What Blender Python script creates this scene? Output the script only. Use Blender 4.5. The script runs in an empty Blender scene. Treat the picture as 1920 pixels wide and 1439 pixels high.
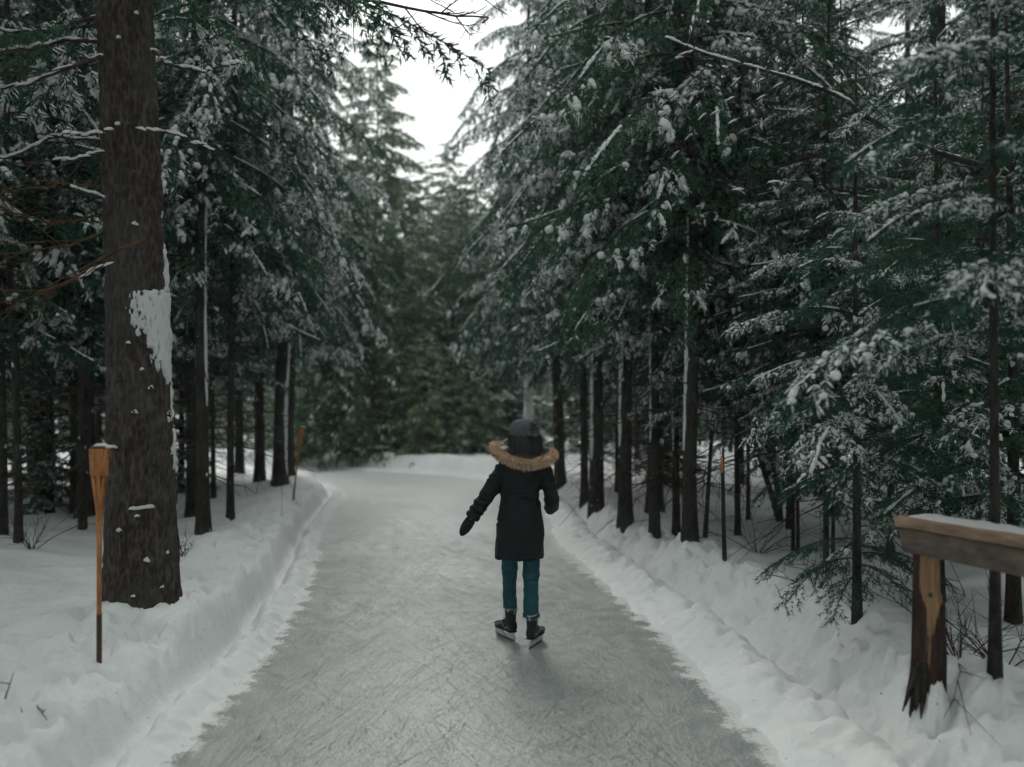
import bpy, bmesh, math, random
import numpy as np
from mathutils import Vector, Matrix

SC = bpy.context.scene
COL = SC.collection
R = math.radians

# ------------------------------------------------------------------ camera
F = 1600.0            # focal length in photo pixels (photo is 1920 wide)
HZ = 790.0            # horizon row
CH = 1.70             # eye height
cam_d = bpy.data.cameras.new('camera')
cam = bpy.data.objects.new('camera', cam_d)
COL.objects.link(cam)
cam.location = (0, 0, CH)
cam.rotation_euler = (R(90), 0, 0)
cam_d.sensor_width = 36
cam_d.lens = 36 * F / 1920
cam_d.shift_y = (HZ - 719.5) / 1920
cam_d.clip_end = 2000
cam_d.dof.use_dof = True
cam_d.dof.focus_distance = 6.5
cam_d.dof.aperture_fstop = 0.95
SC.camera = cam

# ------------------------------------------------------------------ world, sun, exposure
SUN_EL, SUN_AZ = R(42), R(-14)     # azimuth from +Y towards +X
world = bpy.data.worlds.new('World')
SC.world = world
world.use_nodes = True
wn = world.node_tree.nodes; wl = world.node_tree.links
wn.clear()
wout = wn.new('ShaderNodeOutputWorld'); wbg = wn.new('ShaderNodeBackground')
sky = wn.new('ShaderNodeTexSky'); sky.sky_type = 'NISHITA'; sky.sun_disc = False
sky.sun_elevation = SUN_EL; sky.sun_rotation = SUN_AZ
sky.air_density = 1.0; sky.dust_density = 4.0; sky.ozone_density = 1.0
hs = wn.new('ShaderNodeHueSaturation'); hs.inputs['Saturation'].default_value = 0.10
tint = wn.new('ShaderNodeMixRGB'); tint.blend_type = 'MULTIPLY'; tint.inputs[0].default_value = 1
tint.inputs[2].default_value = (0.97, 1.0, 0.985, 1)
wl.new(sky.outputs[0], hs.inputs['Color']); wl.new(hs.outputs[0], tint.inputs[1])
deck = wn.new('ShaderNodeMixRGB'); deck.inputs[0].default_value = 0.88
# even overcast cloud deck
wtc = wn.new('ShaderNodeTexCoord'); wsp = wn.new('ShaderNodeSeparateXYZ'); wl.new(wtc.outputs['Generated'], wsp.inputs[0])
wmx = wn.new('ShaderNodeMath'); wmx.operation = 'MAXIMUM'; wl.new(wsp.outputs[2], wmx.inputs[0]); wmx.inputs[1].default_value = 0
wma = wn.new('ShaderNodeMath'); wma.operation = 'MULTIPLY_ADD'; wl.new(wmx.outputs[0], wma.inputs[0]); wma.inputs[1].default_value = 1.2; wma.inputs[2].default_value = 5.3
wcl = wn.new('ShaderNodeMixRGB'); wcl.blend_type = 'MULTIPLY'; wcl.inputs[0].default_value = 1; wcl.inputs[2].default_value = (0.95, 1.0, 0.968, 1)
wl.new(wma.outputs[0], wcl.inputs[1]); wl.new(wcl.outputs[0], deck.inputs[2])
wl.new(tint.outputs[0], deck.inputs[1]); wl.new(deck.outputs[0], wbg.inputs[0]); wl.new(wbg.outputs[0], wout.inputs[0])
wbg.inputs[1].default_value = 0.14
sun_d = bpy.data.lights.new('sun', 'SUN'); sun_d.energy = 1.5; sun_d.angle = R(30)
sun_d.color = (1.0, 0.97, 0.93)
sun = bpy.data.objects.new('sun', sun_d); COL.objects.link(sun)
_sd = Vector((math.sin(SUN_AZ) * math.cos(SUN_EL), math.cos(SUN_AZ) * math.cos(SUN_EL), math.sin(SUN_EL)))
sun.rotation_euler = _sd.to_track_quat('Z', 'Y').to_euler()
sun.location = _sd * 60
SC.view_settings.view_transform = 'Standard'
SC.view_settings.look = 'None'
SC.view_settings.exposure = 0.5
SC.view_settings.gamma = 1
SC.view_settings.use_curve_mapping = False
SC.render.engine = 'CYCLES'
SC.cycles.use_denoising = True
SC.cycles.max_bounces = 4
SC.cycles.diffuse_bounces = 2
SC.cycles.glossy_bounces = 1
SC.cycles.transmission_bounces = 3
SC.cycles.use_adaptive_sampling = True
SC.cycles.adaptive_threshold = 0.03

# ------------------------------------------------------------------ helpers
def wx(px, d): return (px - 960.0) / F * d
def wz(py, d): return CH - (py - HZ) / F * d
def at(px, py, d): return Vector((wx(px, d), d, wz(py, d)))
def depth_of(py, z): return F * (CH - z) / (py - HZ)

def _hash(ix, iy, iz, seed):
    h = (ix.astype(np.int64) * 374761393 + iy.astype(np.int64) * 668265263 + iz.astype(np.int64) * 2147483647 + seed * 1274126177) & 0xFFFFFFFF
    h = ((h ^ (h >> 13)) * 1274126177) & 0xFFFFFFFF
    h = (h ^ (h >> 16)) & 0xFFFFFFFF
    return h / 4294967295.0 * 2 - 1

def noise3(x, y, z, seed=0):
    x, y, z = np.broadcast_arrays(np.asarray(x, float), np.asarray(y, float), np.asarray(z, float))
    ix, iy, iz = np.floor(x), np.floor(y), np.floor(z)
    fx, fy, fz = x - ix, y - iy, z - iz
    sx, sy, sz = [f * f * f * (f * (f * 6 - 15) + 10) for f in (fx, fy, fz)]
    r = 0
    for dx in (0, 1):
        for dy in (0, 1):
            for dz in (0, 1):
                w = (sx if dx else 1 - sx) * (sy if dy else 1 - sy) * (sz if dz else 1 - sz)
                r = r + w * _hash(ix + dx, iy + dy, iz + dz, seed)
    return r

def fbm(x, y, z=0.0, oct=3, seed=0):
    s = 0; a = 1.0; f = 1.0; t = 0
    for o in range(oct):
        s = s + a * noise3(np.asarray(x) * f, np.asarray(y) * f, np.asarray(z) * f, seed + o * 17)
        t += a; a *= 0.5; f *= 2.03
    return s / t

def sstep(a, b, x):
    t = np.clip((x - a) / (b - a), 0, 1)
    return t * t * (3 - 2 * t)

def mesh_np(name, V, Fc, mats, smooth=True):
    """V (n,3); Fc (m,3) or (m,4) int array or list of faces"""
    me = bpy.data.meshes.new(name)
    V = np.asarray(V, dtype=np.float32)
    if isinstance(Fc, np.ndarray):
        m, k = Fc.shape
        me.vertices.add(len(V)); me.vertices.foreach_set('co', V.ravel())
        me.loops.add(m * k); me.loops.foreach_set('vertex_index', Fc.astype(np.int32).ravel())
        me.polygons.add(m)
        me.polygons.foreach_set('loop_start', np.arange(0, m * k, k, dtype=np.int32))
        me.update(calc_edges=True)
    else:
        me.from_pydata([tuple(v) for v in V], [], Fc); me.update()
    if not isinstance(mats, (list, tuple)): mats = [mats]
    for mm in mats: me.materials.append(mm)
    if smooth: me.polygons.foreach_set('use_smooth', np.ones(len(me.polygons), dtype=bool))
    me.validate()
    return me

def link(name, me, parent=None, loc=None):
    o = bpy.data.objects.new(name, me); COL.objects.link(o)
    if parent is not None: o.parent = parent
    if loc is not None: o.location = loc
    return o

def empty(name, loc=(0, 0, 0), rz=0.0):
    o = bpy.data.objects.new(name, None); COL.objects.link(o)
    o.location = loc; o.rotation_euler = (0, 0, rz); o.empty_display_size = 0.1
    return o

def tag(o, label=None, cat=None, group=None, kind=None):
    if label: o['label'] = label
    if cat: o['category'] = cat
    if group: o['group'] = group
    if kind: o['kind'] = kind
    return o

class Acc:
    """collects triangles/quads for one mesh"""
    def __init__(s): s.V = []; s.T = []; s.Q = []; s.n = 0
    def add(s, V, T=None, Q=None):
        V = np.asarray(V, float)
        if T is not None and len(T): s.T.append(np.asarray(T, int) + s.n)
        if Q is not None and len(Q): s.Q.append(np.asarray(Q, int) + s.n)
        s.V.append(V); s.n += len(V)
    def arrays(s):
        V = np.concatenate(s.V) if s.V else np.zeros((0, 3))
        T = list(s.T)
        if s.Q:
            q = np.concatenate(s.Q); T += [q[:, [0, 1, 2]], q[:, [0, 2, 3]]]
        T = np.concatenate(T) if T else np.zeros((0, 3), int)
        return V, T
    def mesh(s, name, mats, smooth=True):
        if s.T and not s.Q or s.T: 
            V, T = s.arrays(); return mesh_np(name, V, T, mats, smooth)
        return mesh_np(name, np.concatenate(s.V), np.concatenate(s.Q), mats, smooth)

def grid_quads(nr, nc, wrap=False):
    r, c = np.meshgrid(np.arange(nr - 1), np.arange(nc if wrap else nc - 1), indexing='ij')
    c2 = (c + 1) % nc
    return np.stack([r * nc + c, r * nc + c2, (r + 1) * nc + c2, (r + 1) * nc + c], -1).reshape(-1, 4)

def frames(P):
    P = np.asarray(P, float)
    T = np.gradient(P, axis=0); T /= np.linalg.norm(T, axis=1)[:, None] + 1e-9
    ref = np.array([0, 0, 1.0]) if abs(T[:, 2]).mean() < 0.85 else np.array([0, 1.0, 0])
    A = np.cross(T, ref); A /= np.linalg.norm(A, axis=1)[:, None] + 1e-9
    B = np.cross(A, T)
    return T, A, B

def tube(acc, P, rad, n=6, cap=True):
    P = np.asarray(P, float); rad = np.broadcast_to(np.asarray(rad, float), (len(P),))
    T, A, B = frames(P)
    th = np.linspace(0, 2 * math.pi, n, endpoint=False)
    ring = P[:, None, :] + rad[:, None, None] * (np.cos(th)[None, :, None] * A[:, None, :] + np.sin(th)[None, :, None] * B[:, None, :])
    V = ring.reshape(-1, 3); Q = grid_quads(len(P), n, True)
    T3 = None
    if cap:
        V = np.concatenate([V, P[:1], P[-1:]]); b = len(P) * n
        i = np.arange(n); j = (i + 1) % n
        T3 = np.concatenate([np.stack([np.full(n, b), j, i], -1), np.stack([np.full(n, b + 1), b - n + i, b - n + j], -1)])
    acc.add(V, T3, Q)

def box(acc, c, s, rot=None):
    c = np.asarray(c, float); s = np.asarray(s, float) / 2
    V = np.array([[x, y, z] for x in (-1, 1) for y in (-1, 1) for z in (-1, 1)], float) * s
    if rot is not None: V = V @ np.array(rot).T
    acc.add(V + c, None, [[0, 1, 3, 2], [4, 6, 7, 5], [0, 4, 5, 1], [2, 3, 7, 6], [0, 2, 6, 4], [1, 5, 7, 3]])

def loft(rings, cap=True):
    """rings (k,n,3) -> V, T, Q"""
    Rg = np.asarray(rings, float); k, n, _ = Rg.shape
    V = Rg.reshape(-1, 3); Q = grid_quads(k, n, True); T3 = None
    if cap:
        V = np.concatenate([V, Rg[:1].mean(1), Rg[-1:].mean(1)]); b = k * n
        i = np.arange(n); j = (i + 1) % n
        T3 = np.concatenate([np.stack([np.full(n, b), j, i], -1), np.stack([np.full(n, b + 1), b - n + i, b - n + j], -1)])
    return V, T3, Q

def evaluated(o):
    dg = bpy.context.evaluated_depsgraph_get()
    return bpy.data.meshes.new_from_object(o.evaluated_get(dg))

def remeshed(name, V, T, mat, voxel, smooth_it=4, fac=0.5):
    me = mesh_np(name, V, T, mat, True)
    o = bpy.data.objects.new('tmp', me); COL.objects.link(o)
    m = o.modifiers.new('r', 'REMESH'); m.mode = 'VOXEL'; m.voxel_size = voxel; m.use_smooth_shade = True
    if smooth_it:
        m2 = o.modifiers.new('s', 'SMOOTH'); m2.factor = fac; m2.iterations = smooth_it
    bpy.context.view_layer.update()
    out = evaluated(o); bpy.data.objects.remove(o); bpy.data.meshes.remove(me)
    out.name = name
    out.materials.clear(); out.materials.append(mat)
    out.polygons.foreach_set('use_smooth', np.ones(len(out.polygons), dtype=bool))
    return out

def get_co(me):
    a = np.zeros(len(me.vertices) * 3, dtype=np.float32); me.vertices.foreach_get('co', a); return a.reshape(-1, 3).astype(float)
def get_no(me):
    a = np.zeros(len(me.vertices) * 3, dtype=np.float32); me.vertices.foreach_get('normal', a); return a.reshape(-1, 3).astype(float)
def set_co(me, V):
    me.vertices.foreach_set('co', np.asarray(V, np.float32).ravel()); me.update()

# ------------------------------------------------------------------ materials
class NT:
    def __init__(s, name):
        s.m = bpy.data.materials.new(name); s.m.use_nodes = True
        s.n = s.m.node_tree.nodes; s.l = s.m.node_tree.links
        s.b = s.n['Principled BSDF']
        s.tc = s.n.new('ShaderNodeTexCoord')
    def node(s, t, **k):
        x = s.n.new(t)
        for a, v in k.items(): setattr(x, a, v)
        return x
    def put(s, sock, v):
        if isinstance(v, bpy.types.NodeSocket): s.l.new(v, sock)
        elif v is not None:
            try: sock.default_value = v
            except Exception: sock.default_value = (*v, 1) if len(v) == 3 else v
    def coords(s, scale=(1, 1, 1), rot=(0, 0, 0), src='Object', loc=(0, 0, 0)):
        mp = s.node('ShaderNodeMapping')
        mp.inputs['Scale'].default_value = scale; mp.inputs['Rotation'].default_value = rot; mp.inputs['Location'].default_value = loc
        s.l.new(s.tc.outputs[src], mp.inputs[0]); return mp.outputs[0]
    def noise(s, vec, scale=5, detail=4, rough=0.55, dist=0.0):
        x = s.node('ShaderNodeTexNoise'); s.l.new(vec, x.inputs['Vector'])
        x.inputs['Scale'].default_value = scale; x.inputs['Detail'].default_value = detail
        x.inputs['Roughness'].default_value = rough; x.inputs['Distortion'].default_value = dist
        return x.outputs['Fac']
    def voro(s, vec, scale=5, feature='F1'):
        x = s.node('ShaderNodeTexVoronoi', feature=feature); s.l.new(vec, x.inputs['Vector']); x.inputs['Scale'].default_value = scale
        return x.outputs['Distance']
    def ramp(s, fac, stops):
        x = s.node('ShaderNodeValToRGB'); s.put(x.inputs[0], fac)
        e = x.color_ramp.elements
        while len(e) < len(stops): e.new(0.5)
        for i, (p, c) in enumerate(stops):
            e[i].position = p; e[i].color = (*c, 1) if hasattr(c, '__len__') else (c, c, c, 1)
        return x.outputs[0]
    def mix(s, fac, a, b, mode='MIX'):
        x = s.node('ShaderNodeMixRGB', blend_type=mode)
        s.put(x.inputs[0], fac); s.put(x.inputs[1], a if not (hasattr(a, '__len__') and len(a) == 3) else (*a, 1)); s.put(x.inputs[2], b if not (hasattr(b, '__len__') and len(b) == 3) else (*b, 1))
        return x.outputs[0]
    def math(s, op, a, b=None, clamp=False):
        x = s.node('ShaderNodeMath', operation=op, use_clamp=clamp); s.put(x.inputs[0], a)
        if b is not None: s.put(x.inputs[1], b)
        return x.outputs[0]
    def attr(s, name):
        x = s.node('ShaderNodeAttribute'); x.attribute_name = name; return x
    def bump(s, h, strength=0.5, dist=0.02):
        x = s.node('ShaderNodeBump'); x.inputs['Strength'].default_value = strength; x.inputs['Distance'].default_value = dist
        s.l.new(h, x.inputs['Height']); s.l.new(x.outputs[0], s.b.inputs['Normal']); return x
    def set(s, color=None, rough=None, spec=None, **k):
        if color is not None: s.put(s.b.inputs['Base Color'], (*color, 1) if hasattr(color, '__len__') and len(color) == 3 else color)
        if rough is not None: s.put(s.b.inputs['Roughness'], rough)
        if spec is not None: s.put(s.b.inputs['Specular IOR Level'], spec)
        for a, v in k.items(): s.put(s.b.inputs[a.replace('_', ' ')], v)
        return s.m

def m_snow():
    t = NT('snow'); v = t.coords()
    n1 = t.noise(v, 9, 5, 0.6); n2 = t.noise(v, 90, 3, 0.6); n3 = t.noise(v, 1.2, 3)
    deb = t.noise(v, 34, 2, 0.5)
    col = t.ramp(n3, [(0.3, (0.76, 0.79, 0.80)), (0.7, (0.86, 0.875, 0.87))])
    col = t.mix(t.ramp(deb, [(0.735, 0.0), (0.77, 0.85)]), col, (0.16, 0.12, 0.09))
    h = t.math('ADD', t.math('MULTIPLY', n1, 1.0), t.math('MULTIPLY', n2, 0.22))
    t.bump(h, 0.65, 0.035)
    return t.set(col, 0.75, 0.25)
M_SNOW = m_snow()

def m_branch_snow():
    t = NT('branch_snow'); v = t.coords()
    n1 = t.noise(v, 40, 3, 0.6); t.bump(n1, 0.5, 0.02)
    t.set((0.84, 0.87, 0.87), 0.8, 0.2)
    tr = t.node('ShaderNodeBsdfTranslucent'); tr.inputs[0].default_value = (0.86, 0.89, 0.89, 1); mx = t.node('ShaderNodeMixShader'); mx.inputs[0].default_value = 0.35
    t.l.new(t.b.outputs[0], mx.inputs[1]); t.l.new(tr.outputs[0], mx.inputs[2]); t.l.new(mx.outputs[0], t.n['Material Output'].inputs[0])
    return t.m
M_BSNOW = m_branch_snow()

def m_needles(name, dark, mid, light, trans=0.25):
    t = NT(name); v = t.coords()
    g = t.node('ShaderNodeNewGeometry'); oi = t.node('ShaderNodeObjectInfo')
    n = t.noise(v, 1.6, 2)
    f = t.math('ADD', t.math('MULTIPLY', n, 0.75), t.math('MULTIPLY', g.outputs['Random Per Island'], 0.35))
    f = t.math('ADD', f, t.math('MULTIPLY', t.math('SUBTRACT', oi.outputs['Random'], 0.5), 0.25))
    col = t.ramp(f, [(0.25, dark), (0.55, mid), (0.9, light)])
    t.set(col, 0.6, 0.25)
    tr = t.node('ShaderNodeBsdfTranslucent'); t.l.new(col, tr.inputs[0]); mx = t.node('ShaderNodeMixShader'); mx.inputs[0].default_value = trans
    t.l.new(t.b.outputs[0], mx.inputs[1]); t.l.new(tr.outputs[0], mx.inputs[2]); t.l.new(mx.outputs[0], t.n['Material Output'].inputs[0])
    return t.m
M_NEEDLE = m_needles('spruce_needles', (0.012, 0.037, 0.031), (0.028, 0.084, 0.061), (0.068, 0.16, 0.09))
M_NEEDLE2 = m_needles('fir_needles', (0.035, 0.072, 0.05), (0.085, 0.15, 0.085), (0.19, 0.24, 0.11), .35)

M_NEEDLE3 = m_needles('bright_fir_needles', (0.06, 0.11, 0.06), (0.15, 0.24, 0.11), (0.27, 0.33, 0.15), .4)
def m_bark(name, c1, c2, c3, snow=True, scale=1.0):
    t = NT(name); v = t.coords((1, 1, 0.35)); v2 = t.coords()
    vo = t.voro(v, 42 * scale, 'F1'); n = t.noise(v, 18 * scale, 5, 0.65); n2 = t.noise(v2, 2.2, 3)
    oi = t.node('ShaderNodeObjectInfo')
    f = t.math('ADD', t.math('MULTIPLY', n, 0.7), t.math('MULTIPLY', vo, 0.45))
    col = t.ramp(f, [(0.3, c1), (0.55, c2), (0.8, c3)])
    col = t.mix(t.ramp(n2, [(0.45, 0.0), (0.65, 0.5)]), col, (0.075, 0.082, 0.075))
    if snow:
        sp = t.noise(t.coords((1, 1, 0.6)), 13, 2, 0.5)
        col = t.mix(t.ramp(sp, [(0.70, 0.0), (0.73, 0.9)]), col, (0.75, 0.78, 0.78))
    t.bump(t.math('SUBTRACT', n, vo), 0.9, 0.02)
    return t.set(col, 0.9, 0.15)
M_BARK = m_bark('spruce_bark', (0.010, 0.009, 0.009), (0.025, 0.022, 0.020), (0.055, 0.048, 0.044))
M_BARK_BIG = m_bark('red_spruce_bark', (0.013, 0.0105, 0.010), (0.043, 0.034, 0.031), (0.098, 0.084, 0.076), False, 1.0)
def m_twig(name, a, b):
    t = NT(name); n = t.noise(t.coords(), 14, 3)
    return t.set(t.ramp(n, [(0.3, a), (0.7, b)]), 0.9, 0.1)
M_TWIG = m_twig('twig_wood', (0.028, 0.023, 0.021), (0.075, 0.062, 0.055))
M_TWIG_RED = m_twig('brown_twig', (0.055, 0.030, 0.019), (0.12, 0.072, 0.046))

# ------------------------------------------------------------------ path geometry
_cp = np.array([(-0.15, -14, 1.5), (-0.15, -6, 1.5), (-0.17, 0, 1.5), (-0.20, 4.2, 1.50), (-0.26, 5.4, 1.48), (-0.33, 6.7, 1.50), (-0.58, 8.8, 1.50), (-0.86, 10.7, 1.58),
                (-1.15, 13, 1.72), (-1.45, 17, 2.0), (-1.95, 21, 2.15), (-3.2, 24.3, 2.2), (-5.4, 26.6, 2.2), (-8.6, 28.2, 2.1), (-13, 29.3, 2.0), (-24, 30.2, 2.0), (-60, 31, 2.0)])
def _catmull(P, n=40):
    out = []
    for i in range(len(P) - 1):
        p0, p1, p2, p3 = P[max(i - 1, 0)], P[i], P[i + 1], P[min(i + 2, len(P) - 1)]
        for t in np.linspace(0, 1, n, endpoint=False):
            out.append(0.5 * ((2 * p1) + (-p0 + p2) * t + (2 * p0 - 5 * p1 + 4 * p2 - p3) * t * t + (-p0 + 3 * p1 - 3 * p2 + p3) * t ** 3))
    out.append(P[-1]); return np.array(out)
CL = _catmull(_cp, 30)
CLT = np.gradient(CL[:, :2], axis=0); CLT /= np.linalg.norm(CLT, axis=1)[:, None]

def path_e(x, y):
    """distance beyond the ice edge (negative on the ice) and side (+1 right, -1 left)"""
    x = np.atleast_1d(np.asarray(x, float)).ravel(); y = np.atleast_1d(np.asarray(y, float)).ravel()
    e = np.empty(len(x)); s = np.empty(len(x))
    for a in range(0, len(x), 20000):
        dx = x[a:a + 20000, None] - CL[None, :, 0]; dy = y[a:a + 20000, None] - CL[None, :, 1]
        d2 = dx * dx + dy * dy; i = d2.argmin(1); k = np.arange(len(i))
        tx, ty = CLT[i, 0], CLT[i, 1]
        s[a:a + 20000] = np.where(dx[k, i] * ty - dy[k, i] * tx > 0, 1, -1)
        e[a:a + 20000] = np.sqrt(d2[k, i]) - CL[i, 2]
    return e, s

MOUNDS = [(-2.42, 6.35, 0.07, 0.4), (2.45, 4.25, 0.05, 0.5), (2.05, 4.9, -0.04, 0.3), (-5.0, 18.2, 0.16, 0.6), (-3.0, 5.2, -0.05, 0.6)]
def ground_z(x, y):
    shp = np.shape(x)
    x = np.atleast_1d(np.asarray(x, float)).ravel(); y = np.atleast_1d(np.asarray(y, float)).ravel()
    e, s = path_e(x, y)
    nearf = 1 - sstep(11, 19, y)
    wob = 0.075 * fbm(x * 0.9, y * 0.9, 1.5, 2, 3) + 0.055 * (.25 + .75 * nearf) * fbm(x * 3.7, y * 3.7, 0, 2, 5) + 0.03 * nearf * noise3(x * 15, y * 15, 0, 8)
    e2 = e + wob
    rgt = s > 0
    n_l = fbm(x * 2.1, y * 2.1, 0, 3, 11); n_m = (.3 + .7 * nearf) * fbm(x * 6.0, y * 6.0, 0, 3, 12); n_f = nearf * fbm(x * 17, y * 17, 0, 2, 13); n_b = fbm(x * 0.28, y * 0.28, 0, 3, 14)
    hb = np.where(rgt, 0.17, 0.19) + 0.06 * n_l
    hb = hb + 0.30 * sstep(20, 27, y) * np.where(rgt, 1, 0.5)
    z = -0.045 + 0.095 * sstep(-0.10, 0.22, e2)
    sh = sstep(0.02, 0.15, e2) * (1 - sstep(0.75, 1.1, e2))
    z = z + sh * (0.018 * n_f + 0.022 * n_m)
    # groove and wall of the ploughed bank
    ew = e + 0.085 * fbm(x * 0.9, y * 0.9, 1.5, 2, 3) + 0.035 * noise3(x * 2.6, y * 2.6, 0, 5)
    gl = np.exp(-((ew - 0.35) / 0.085) ** 2)
    gr = np.exp(-((e2 - 0.66) / 0.085) ** 2)
    z = z - np.where(rgt, 0.085 * gr, 0.15 * gl)
    z = z + np.where(rgt, 0.055 * np.exp(-((e2 - 0.42) / 0.15) ** 2) * (1 + 1.2 * n_m), 0.045 * np.exp(-((e2 - 0.17) / 0.09) ** 2) * (1 + 1.0 * n_m))
    wl_ = sstep(0.42, 0.42 + .06 + .10 * (1 - nearf), ew + 0.012 * n_m)
    wr_ = sstep(0.66, 1.20, e2 + 0.10 * n_m + 0.05 * n_f)
    w = np.where(rgt, wr_, wl_)
    z = z + hb * w
    near = w * (1 - sstep(1.0, 2.3, e))
    z = z + near * (0.05 * n_l + 0.064 * n_m + 0.018 * n_f) + w * (0.07 * np.exp(-((e - 1.0) / 0.35) ** 2))
    blk = sstep(.02, .16, fbm(x * 4.2, y * 4.2, 7, 2, 33)) * .060 + sstep(.06, .18, fbm(x * 9.5, y * 9.5, 9, 2, 34)) * .030
    z = z + w * nearf * blk * (1 - sstep(.9, 2.0, e))
    # chunky blocks thrown up on the right edge
    ch = np.maximum(0, fbm(x * 8.5, y * 8.5, 3, 2, 31) - 0.12)
    z = z + np.where(rgt, 1, 0.45) * nearf * ch * 0.15 * sstep(0.45, 0.7, e2) * (1 - sstep(1.0, 1.5, e2))
    # forest floor
    ff = sstep(0.9, 3.0, e)
    z = z + ff * (0.16 * n_b + 0.035 * n_l + 0.012 * n_m)
    # faint long drift ripples on the undisturbed snow
    z = z + ff * 0.012 * fbm(x * 1.2, y * 5.0, 0, 2, 21)
    for mx, my, h, r in MOUNDS:
        z = z + h * np.exp(-((x - mx) ** 2 + (y - my) ** 2) / (r * r)) * sstep(0.3, 0.8, e)
    z = np.where(e < -0.3, np.minimum(z, -0.045), z)
    # gentle rise of the terrain far away
    z = z + 0.9 * sstep(34, 90, np.hypot(x, y))
    return z.reshape(shp) if shp else float(z[0])

def build_ground():
    ys = np.concatenate([np.arange(-40, -4, 1.2), np.arange(-4, 3.4, 0.12), np.arange(3.4, 7.5, 0.027), np.arange(7.5, 12, 0.042), np.arange(12, 20, 0.075),
                         np.arange(20, 36, 0.16), np.arange(36, 60, 0.8), np.geomspace(60, 600, 24)])
    xs = np.concatenate([-np.geomspace(600, 30, 22), np.arange(-28, -9, 1.0), np.arange(-9, -4.5, 0.16), np.arange(-4.5, 3.6, 0.033), np.arange(3.6, 9, 0.13), np.arange(9, 28, 1.0), np.geomspace(30, 600, 22)])
    X, Y = np.meshgrid(xs, ys)
    Z = ground_z(X, Y)
    V = np.stack([X, Y, Z], -1).reshape(-1, 3)
    me = mesh_np('snow_ground', V, grid_quads(len(ys), len(xs)), M_SNOW, True)
    return tag(link('snow_ground', me), 'snow covered ground with ploughed banks along the ice path', kind='structure')
build_ground()

def m_ice():
    t = NT('skating_ice'); v = t.coords()
    edge = t.attr('edge').outputs['Fac']
    big = t.noise(v, 0.7, 4, 0.6); mid = t.noise(v, 5.5, 5, 0.65); fine = t.noise(v, 46, 5, 0.75)
    base = t.ramp(t.math('ADD', t.math('MULTIPLY', big, 0.45), t.math('MULTIPLY', mid, 0.55)), [(0.34, (0.20, 0.225, 0.222)), (0.5, (0.28, 0.302, 0.296)), (0.66, (0.38, 0.397, 0.388))])
    base = t.mix(t.math('MULTIPLY', t.ramp(fine, [(0.46, 0.0), (0.68, 1.0)]), 0.45), base, (0.72, 0.74, 0.73))
    # loose snow swept to the edges
    d = t.math('ADD', edge, t.math('MULTIPLY', t.math('SUBTRACT', mid, 0.5), 0.55))
    d = t.math('ADD', d, t.math('MULTIPLY', t.math('SUBTRACT', fine, 0.5), 0.35))
    base = t.mix(t.ramp(d, [(0.93, 0.0), (1.03, 0.9)]), base, (0.80, 0.82, 0.82))
    # snow dusting whitened with distance, putting the bend's brighter light into the colour
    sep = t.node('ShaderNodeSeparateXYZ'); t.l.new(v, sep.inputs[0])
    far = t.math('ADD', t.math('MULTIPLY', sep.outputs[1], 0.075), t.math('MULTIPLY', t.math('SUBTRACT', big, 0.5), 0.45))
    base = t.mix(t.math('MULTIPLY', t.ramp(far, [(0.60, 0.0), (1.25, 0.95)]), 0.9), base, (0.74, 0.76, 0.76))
    rough = t.ramp(mid, [(0.3, 0.30), (0.7, 0.50)])
    h = fine
    t.bump(h, 0.25, 0.01)
    return t.set(base, rough, 0.5)

def build_ice():
    i = np.arange(0, len(CL), 1)
    us = np.linspace(-1, 1, 25)
    N = np.stack([CLT[:, 1], -CLT[:, 0]], -1)
    W = CL[:, 2] + 0.22
    P = CL[:, None, :2] + us[None, :, None] * W[:, None, None] * N[:, None, :]
    V = np.concatenate([P, np.zeros(P.shape[:2] + (1,))], -1).reshape(-1, 3)
    Q = grid_quads(len(CL), len(us))[:, ::-1]
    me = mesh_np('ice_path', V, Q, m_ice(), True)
    a = me.attributes.new('edge', 'FLOAT', 'POINT')
    ev = np.abs(us)[None, :] * W[:, None] - CL[:, 2][:, None]      # <0 inside
    a.data.foreach_set('value', np.clip(1 + ev / 0.9, 0, 1.2).astype(np.float32).ravel())
    return tag(link('ice_path', me), 'scratched grey skating ice winding between snow banks', kind='structure')
build_ice()

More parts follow.
